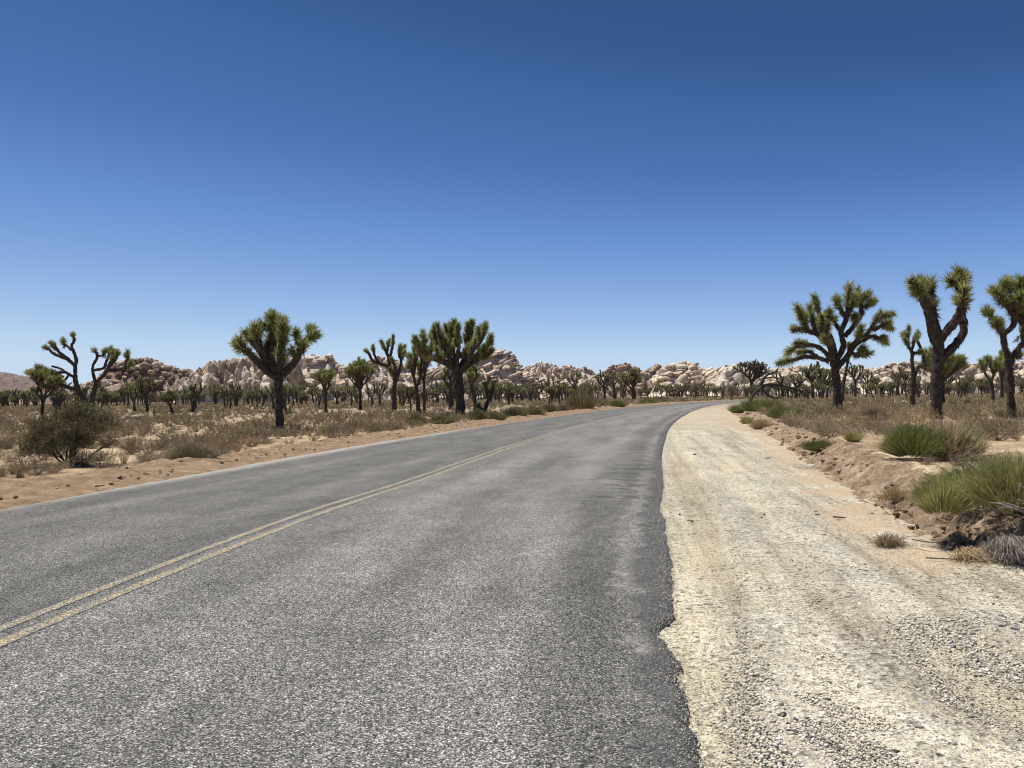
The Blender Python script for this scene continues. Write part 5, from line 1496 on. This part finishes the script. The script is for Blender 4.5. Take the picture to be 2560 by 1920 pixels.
# left roadside bushes
for i, (px_, py_, w_, h_, mt, lab) in enumerate((
    (478, 1146, .62, .42, M_SAGE, 'greenish grey bush at the berm, first along the left road edge'),
    (1040, 1058, .7, .6, M_OLIVE, 'green bush at the berm below the close pair of trees'),
    (1105, 1056, .8, .5, M_OLIVE, 'olive bush at the berm below the dense crowned tree'),
    (1195, 1050, .6, .7, M_OLIVE, 'dark green bush left of the short leaning young tree'),
    (1240, 1048, .7, .6, M_OLIVE, 'dark green bush around the base of the short leaning young tree'),
    (1290, 1040, 1.0, .8, M_OLIVE, 'yellow green bush on the berm right of the leaning young tree'),
    (1330, 1036, 1.1, .8, M_OLIVE, 'second yellow green bush along the berm'),
    (1372, 1030, 1.1, .8, M_OLIVE, 'bright green bush on the berm before the stubby tree'),
    (1408, 1027, .9, .7, M_TWIG, 'grey twiggy bush between green berm bushes'),
    (1432, 1022, 1.2, .9, M_OLIVE, 'olive bush left of the dark roadside shrub'),
    (1455, 1022, 2.2, 2.3, M_BUSHLEAF, 'tall dark roadside shrub halfway to the road bend'),
    (1505, 1012, 1.4, 1.1, M_SAGE, 'pale grey green shrub right of the tall dark roadside shrub'),
    (1545, 1016, 1.3, 1.0, M_GREEN, 'low green shrub on the berm near the road bend group'),
    (1620, 1008, 1.8, 1.2, M_GREEN, 'dark shrub on the berm just before the far road bend'),
    (1655, 1003, 2.0, 1.3, M_SAGE, 'grey shrub on the berm at the start of the far road bend'))):
    X, Y = ground_at(px_, py_, .12)
    bush('roadside_bush', lab, 'bush', X, Y, [('foliage', stems_mesh('foliage', 110 + i, 1500, w_, w_ * .8, h_, .012, mt), (0, 0, 0)),
                                               ('twigs', mesh_from('twigs', *shrub_arrays(140 + i, 60, 300, 0, w_ * .95, h_ * .6, .012, .02, 1.4)[:2], [M_TWIG]), (0, 0, 0))])
X, Y = ground_at(1711, 994, .0); D = min(Y, 230)
X = at_depth(1711, 975, D)[0]
o = link('pale_boulder', boulders(M_ROCK_PALE, 'pale')[2], None, (X, D, .45)); o.scale = (.65, .6, .65)
tag(o, 'lone white boulder among the distant trees behind the road bend', 'boulder')

# ------------------------------------------------------------------ stones, clods, twigs
STONE = [rock_mesh('stone', 40 + i, 2, 11, .30, None, False, .40, .8) for i in range(5)]
def with_mat(me, mat, name):
    m2 = me.copy(); m2.name = name; m2.materials.clear(); m2.materials.append(mat); return m2
ST_DARK = [with_mat(m, M_TARSTONE, 'stone') for m in STONE]
ST_GREY = [with_mat(m, M_GREYSTONE, 'stone') for m in STONE]
CLOD = [with_mat(rock_mesh('clod', 60 + i, 2, 9, .45, None, False, .45, .9), M_BANK, 'clod') for i in range(5)]
rs = random.Random(17)
def put(mesh, parent, name, X, Y, z, s, flat=.6):
    o = link(name, mesh, parent, (X, Y, z + s * flat * .4))
    o.scale = (s * rs.uniform(.8, 1.3), s * rs.uniform(.7, 1.1), s * flat); o.rotation_euler = (rs.uniform(-.3, .3), rs.uniform(-.3, .3), rs.uniform(0, 6.28))
    return o
for (cx_, cy_, sp, n, sc_, kind_) in ((1985, 1820, 30, 7, .020, 0), (1960, 1780, 14, 3, .022, 0), (2005, 1845, 22, 6, .017, 0), (1940, 1720, 10, 2, .02, 0), (1945, 1525, 12, 2, .022, 0), (2050, 1750, 8, 1, .022, 0),
                                      (2520, 1570, 40, 12, .024, 1), (2490, 1620, 30, 9, .017, 0), (2430, 1640, 40, 5, .02, 1), (2140, 1465, 16, 4, .028, 1), (2290, 1800, 40, 9, .022, 1), (2280, 1720, 30, 6, .020, 1),
                                      (2240, 1680, 30, 5, .018, 1), (2370, 1860, 16, 3, .018, 1), (2095, 1880, 8, 1, .022, 0), (2235, 1885, 8, 1, .02, 0), (1738, 1142, 4, 1, .05, 0), (1925, 1150, 8, 2, .06, 1), (1690, 1290, 6, 1, .03, 0), (1742, 1302, 6, 1, .03, 0),
                                      (2035, 1290, 10, 2, .03, 1), (1905, 1290, 10, 2, .03, 0), (1800, 1130, 10, 2, .04, 1)):
    for k in range(n):
        X, Y = ground_at(cx_ + rs.gauss(0, sp), cy_ + rs.gauss(0, sp * .6))
        put((ST_DARK, ST_GREY)[kind_][rs.randrange(5)], shoulder, 'stone', X, Y, .010, sc_ * rs.uniform(.6, 1.2))
# clods along the bank and the berm
for k in range(290):
    u_ = rs.uniform(3.2, 10.2) if k < 170 else rs.uniform(3.6, 5.5)
    p = smooth_poly(BANK, np.array([u_]))[0]; q2 = smooth_poly(BANK, np.array([u_ + .02]))[0] - p
    nn = np.array([q2[1], -q2[0]]); nn /= np.linalg.norm(nn) + 1e-9
    w_ = rs.triangular(0, 1.0, .35); X, Y = p + nn * w_
    put(CLOD[rs.randrange(5)], bank, 'clod', X, Y, hz(X, Y) + .03, rs.uniform(.016, .05) * (1.1 if Y < 14 else 1.9), .7)
for k in range(110):
    s_ = S0 + rs.uniform(6, 40); c_ = centre(np.array([s_])); w_ = -rs.uniform(5.1, 6.5)
    X, Y = c_[0][0] + c_[2][0] * w_, c_[1][0] + c_[3][0] * w_
    put(CLOD[rs.randrange(5)], berm, 'clod', X, Y, .02 + .11 * (-w_ - 4.7) / 1.6, rs.uniform(.02, .055), .6)
for k in range(34):
    X, Y = 4.35 + rs.uniform(-.25, 1.5), 6.62 + rs.uniform(-.25, .45)
    put(CLOD[rs.randrange(5)], bank, 'clod', X, Y, hz(X, Y) + .02, rs.uniform(.02, .055), .6)
# white stone on the bank
X, Y = ground_at(2203, 1190, .38)
o = put(with_mat(STONE[1], M_GREYSTONE, 'white_stone'), bank, 'stone', X, Y, hz(X, Y) + .03, .07, .5); o['label'] = 'pale stone beside the straw tuft'

# loose pebbles on the shoulder: countless
rg = np.random.default_rng(23)
n = 62000
px = rg.uniform(1560, 2680, n); py = 1000 + 940 * rg.random(n) ** .55
v3 = np.array(CAM_M.to_3x3())
rays = np.stack([(px - PW / 2) / F_PX, -(py - PH / 2) / F_PX, -np.ones(n)], -1) @ v3.T
tt = -EYE / rays[:, 2]; X = rays[:, 0] * tt; Y = rays[:, 1] * tt
_, ptl, ptb = height(X, Y)
pe = np.zeros(n); sa_ = np.zeros(n)
for tw in PEBW: pe = np.maximum(pe, 1 - sstep(.0, .42, np.abs(sdist(X, Y, tw))))
for tw in TRACKW: sa_ = np.maximum(sa_, 1 - sstep(.12, .4, np.abs(sdist(X, Y, tw))))
keep = (ptl > 4.0) & (ptb < .3) & (Y < 22) & (rg.random(n) < np.clip(.42 + .55 * pe - .22 * sa_ + .5 * fbm(X * 1.5, Y * 1.5, 0, 3, 5), .03, 1))
X, Y, pe = X[keep], Y[keep], pe[keep]; n = len(X)
ico = np.array([(0, 0, 1), (0, 0, -.6), (1, 0, 0), (-1, 0, 0), (0, 1, 0), (0, -1, 0)], float)
icf = np.array([(0, 2, 4), (0, 4, 3), (0, 3, 5), (0, 5, 2), (1, 4, 2), (1, 3, 4), (1, 5, 3), (1, 2, 5)])
sz = rg.uniform(.0022, .0058, n) * (1 + 1.0 * pe * rg.random(n)) * (1 + Y * .05)
sz = np.where(rg.random(n) < .03, sz * 1.9, sz)
Vp = ico[None] * rg.uniform(.6, 1.3, (n, 6, 1)) * sz[:, None, None]
a = rg.random(n) * 6.28; ca, sa = np.cos(a)[:, None], np.sin(a)[:, None]
Vp = np.stack([Vp[..., 0] * ca - Vp[..., 1] * sa, Vp[..., 0] * sa + Vp[..., 1] * ca, Vp[..., 2] * .65], -1) + np.stack([X, Y, np.full(n, .014) + sz * .2], -1)[:, None]
Fp = (icf[None] + (np.arange(n) * 6)[:, None, None]).reshape(-1, 3)
# gravel kicked onto the tar edge
n2_ = 5200
s2 = S0 + 2.5 + 16 * rg.random(n2_) ** 1.4; c2 = centre(s2); t2 = edge_r(s2) - rg.exponential(.075, n2_)
X2 = c2[0] + c2[2] * t2; Y2 = c2[1] + c2[3] * t2; z2 = np.full(n2_, .030 - .0012 * 4.2 ** 1.5 * .25)
sz2 = rg.uniform(.002, .0055, n2_)
V2_ = ico[None] * rg.uniform(.6, 1.3, (n2_, 6, 1)) * sz2[:, None, None] + np.stack([X2, Y2, z2 + sz2 * .3], -1)[:, None]
Fp = np.vstack([Fp, (icf[None] + (n * 6 + np.arange(n2_) * 6)[:, None, None]).reshape(-1, 3)])
Vp = np.concatenate([Vp, V2_])
o = link('pebbles', mesh_from('pebbles', Vp.reshape(-1, 3), Fp, [M_STONE]), shoulder); o['kind'] = 'stuff'
print('pebbles', n)

# dry sticks on the ground
def stick(label, pts, r, z, mat=M_WOOD):
    P = [ground_at(x, y, z) for x, y in pts]
    X0, Y0 = P[0]
    q = densify([(x - X0, y - Y0, r + .01 * (i % 2)) for i, (x, y) in enumerate(P)], .05)
    wd = Wood(); wd.add(q, np.linspace(r, r * .5, len(q)), 6, 5, .2)
    o = link('dead_stick', wd.mesh('dead_stick', mat), None, (X0, Y0, z))
    tag(o, label, 'stick', 'dead sticks on the ground')
stick('long thin dark stick at the bank foot below the straw clump', [(2315, 1396), (2370, 1402), (2430, 1402)], .007, .03, M_BARK)
stick('thin stick lying on the slope between the dead tuft and the green bush', [(2280, 1350), (2330, 1360), (2400, 1352)], .006, .10, M_BARK)
stick('short dark stick lying flat on the gravel near the brown patch', [(2084, 1294), (2115, 1299)], .012, .015, M_BARK)
stick('short twig on the gravel at the bend of the wheel tracks', [(1718, 1302), (1735, 1306)], .007, .015, M_BARK)
stick('bleached twig on the dirt berm at far left', [(72, 1216), (86, 1233)], .006, .06, M_STRAW)
stick('dark stick lying on the dirt berm in front of the dark rounded bush', [(237, 1218), (263, 1216)], .013, .07, M_BARK)
stick('bleached fallen limb beneath the dense crowned tree', [(1100, 1032), (1112, 1040)], .02, .10, M_STRAW)
# thin marker stake on the shoulder at the bend
X, Y = ground_at(1773, 1020, .0)
st_root = thing('marker_stake', 'tiny dark stake standing on the shoulder near the far bend', 'stake', (X, Y, 0.0))
wd = Wood(); wd.add(densify([(0, 0, -.05), (0, 0, .15), (0.01, 0, .36)], .1), [.014] * len(densify([(0, 0, -.05), (0, 0, .15), (0.01, 0, .36)], .1)), 6, 1, 0)
link('post', wd.mesh('post', M_METAL), st_root)
wd = Wood(); wd.add(densify([(0, 0, .34), (0, 0, .37), (0, 0, .40)], .02), [.03] * len(densify([(0, 0, .34), (0, 0, .37), (0, 0, .40)], .02)), 6, 2, 0)
link('cap', wd.mesh('cap', M_METAL), st_root)
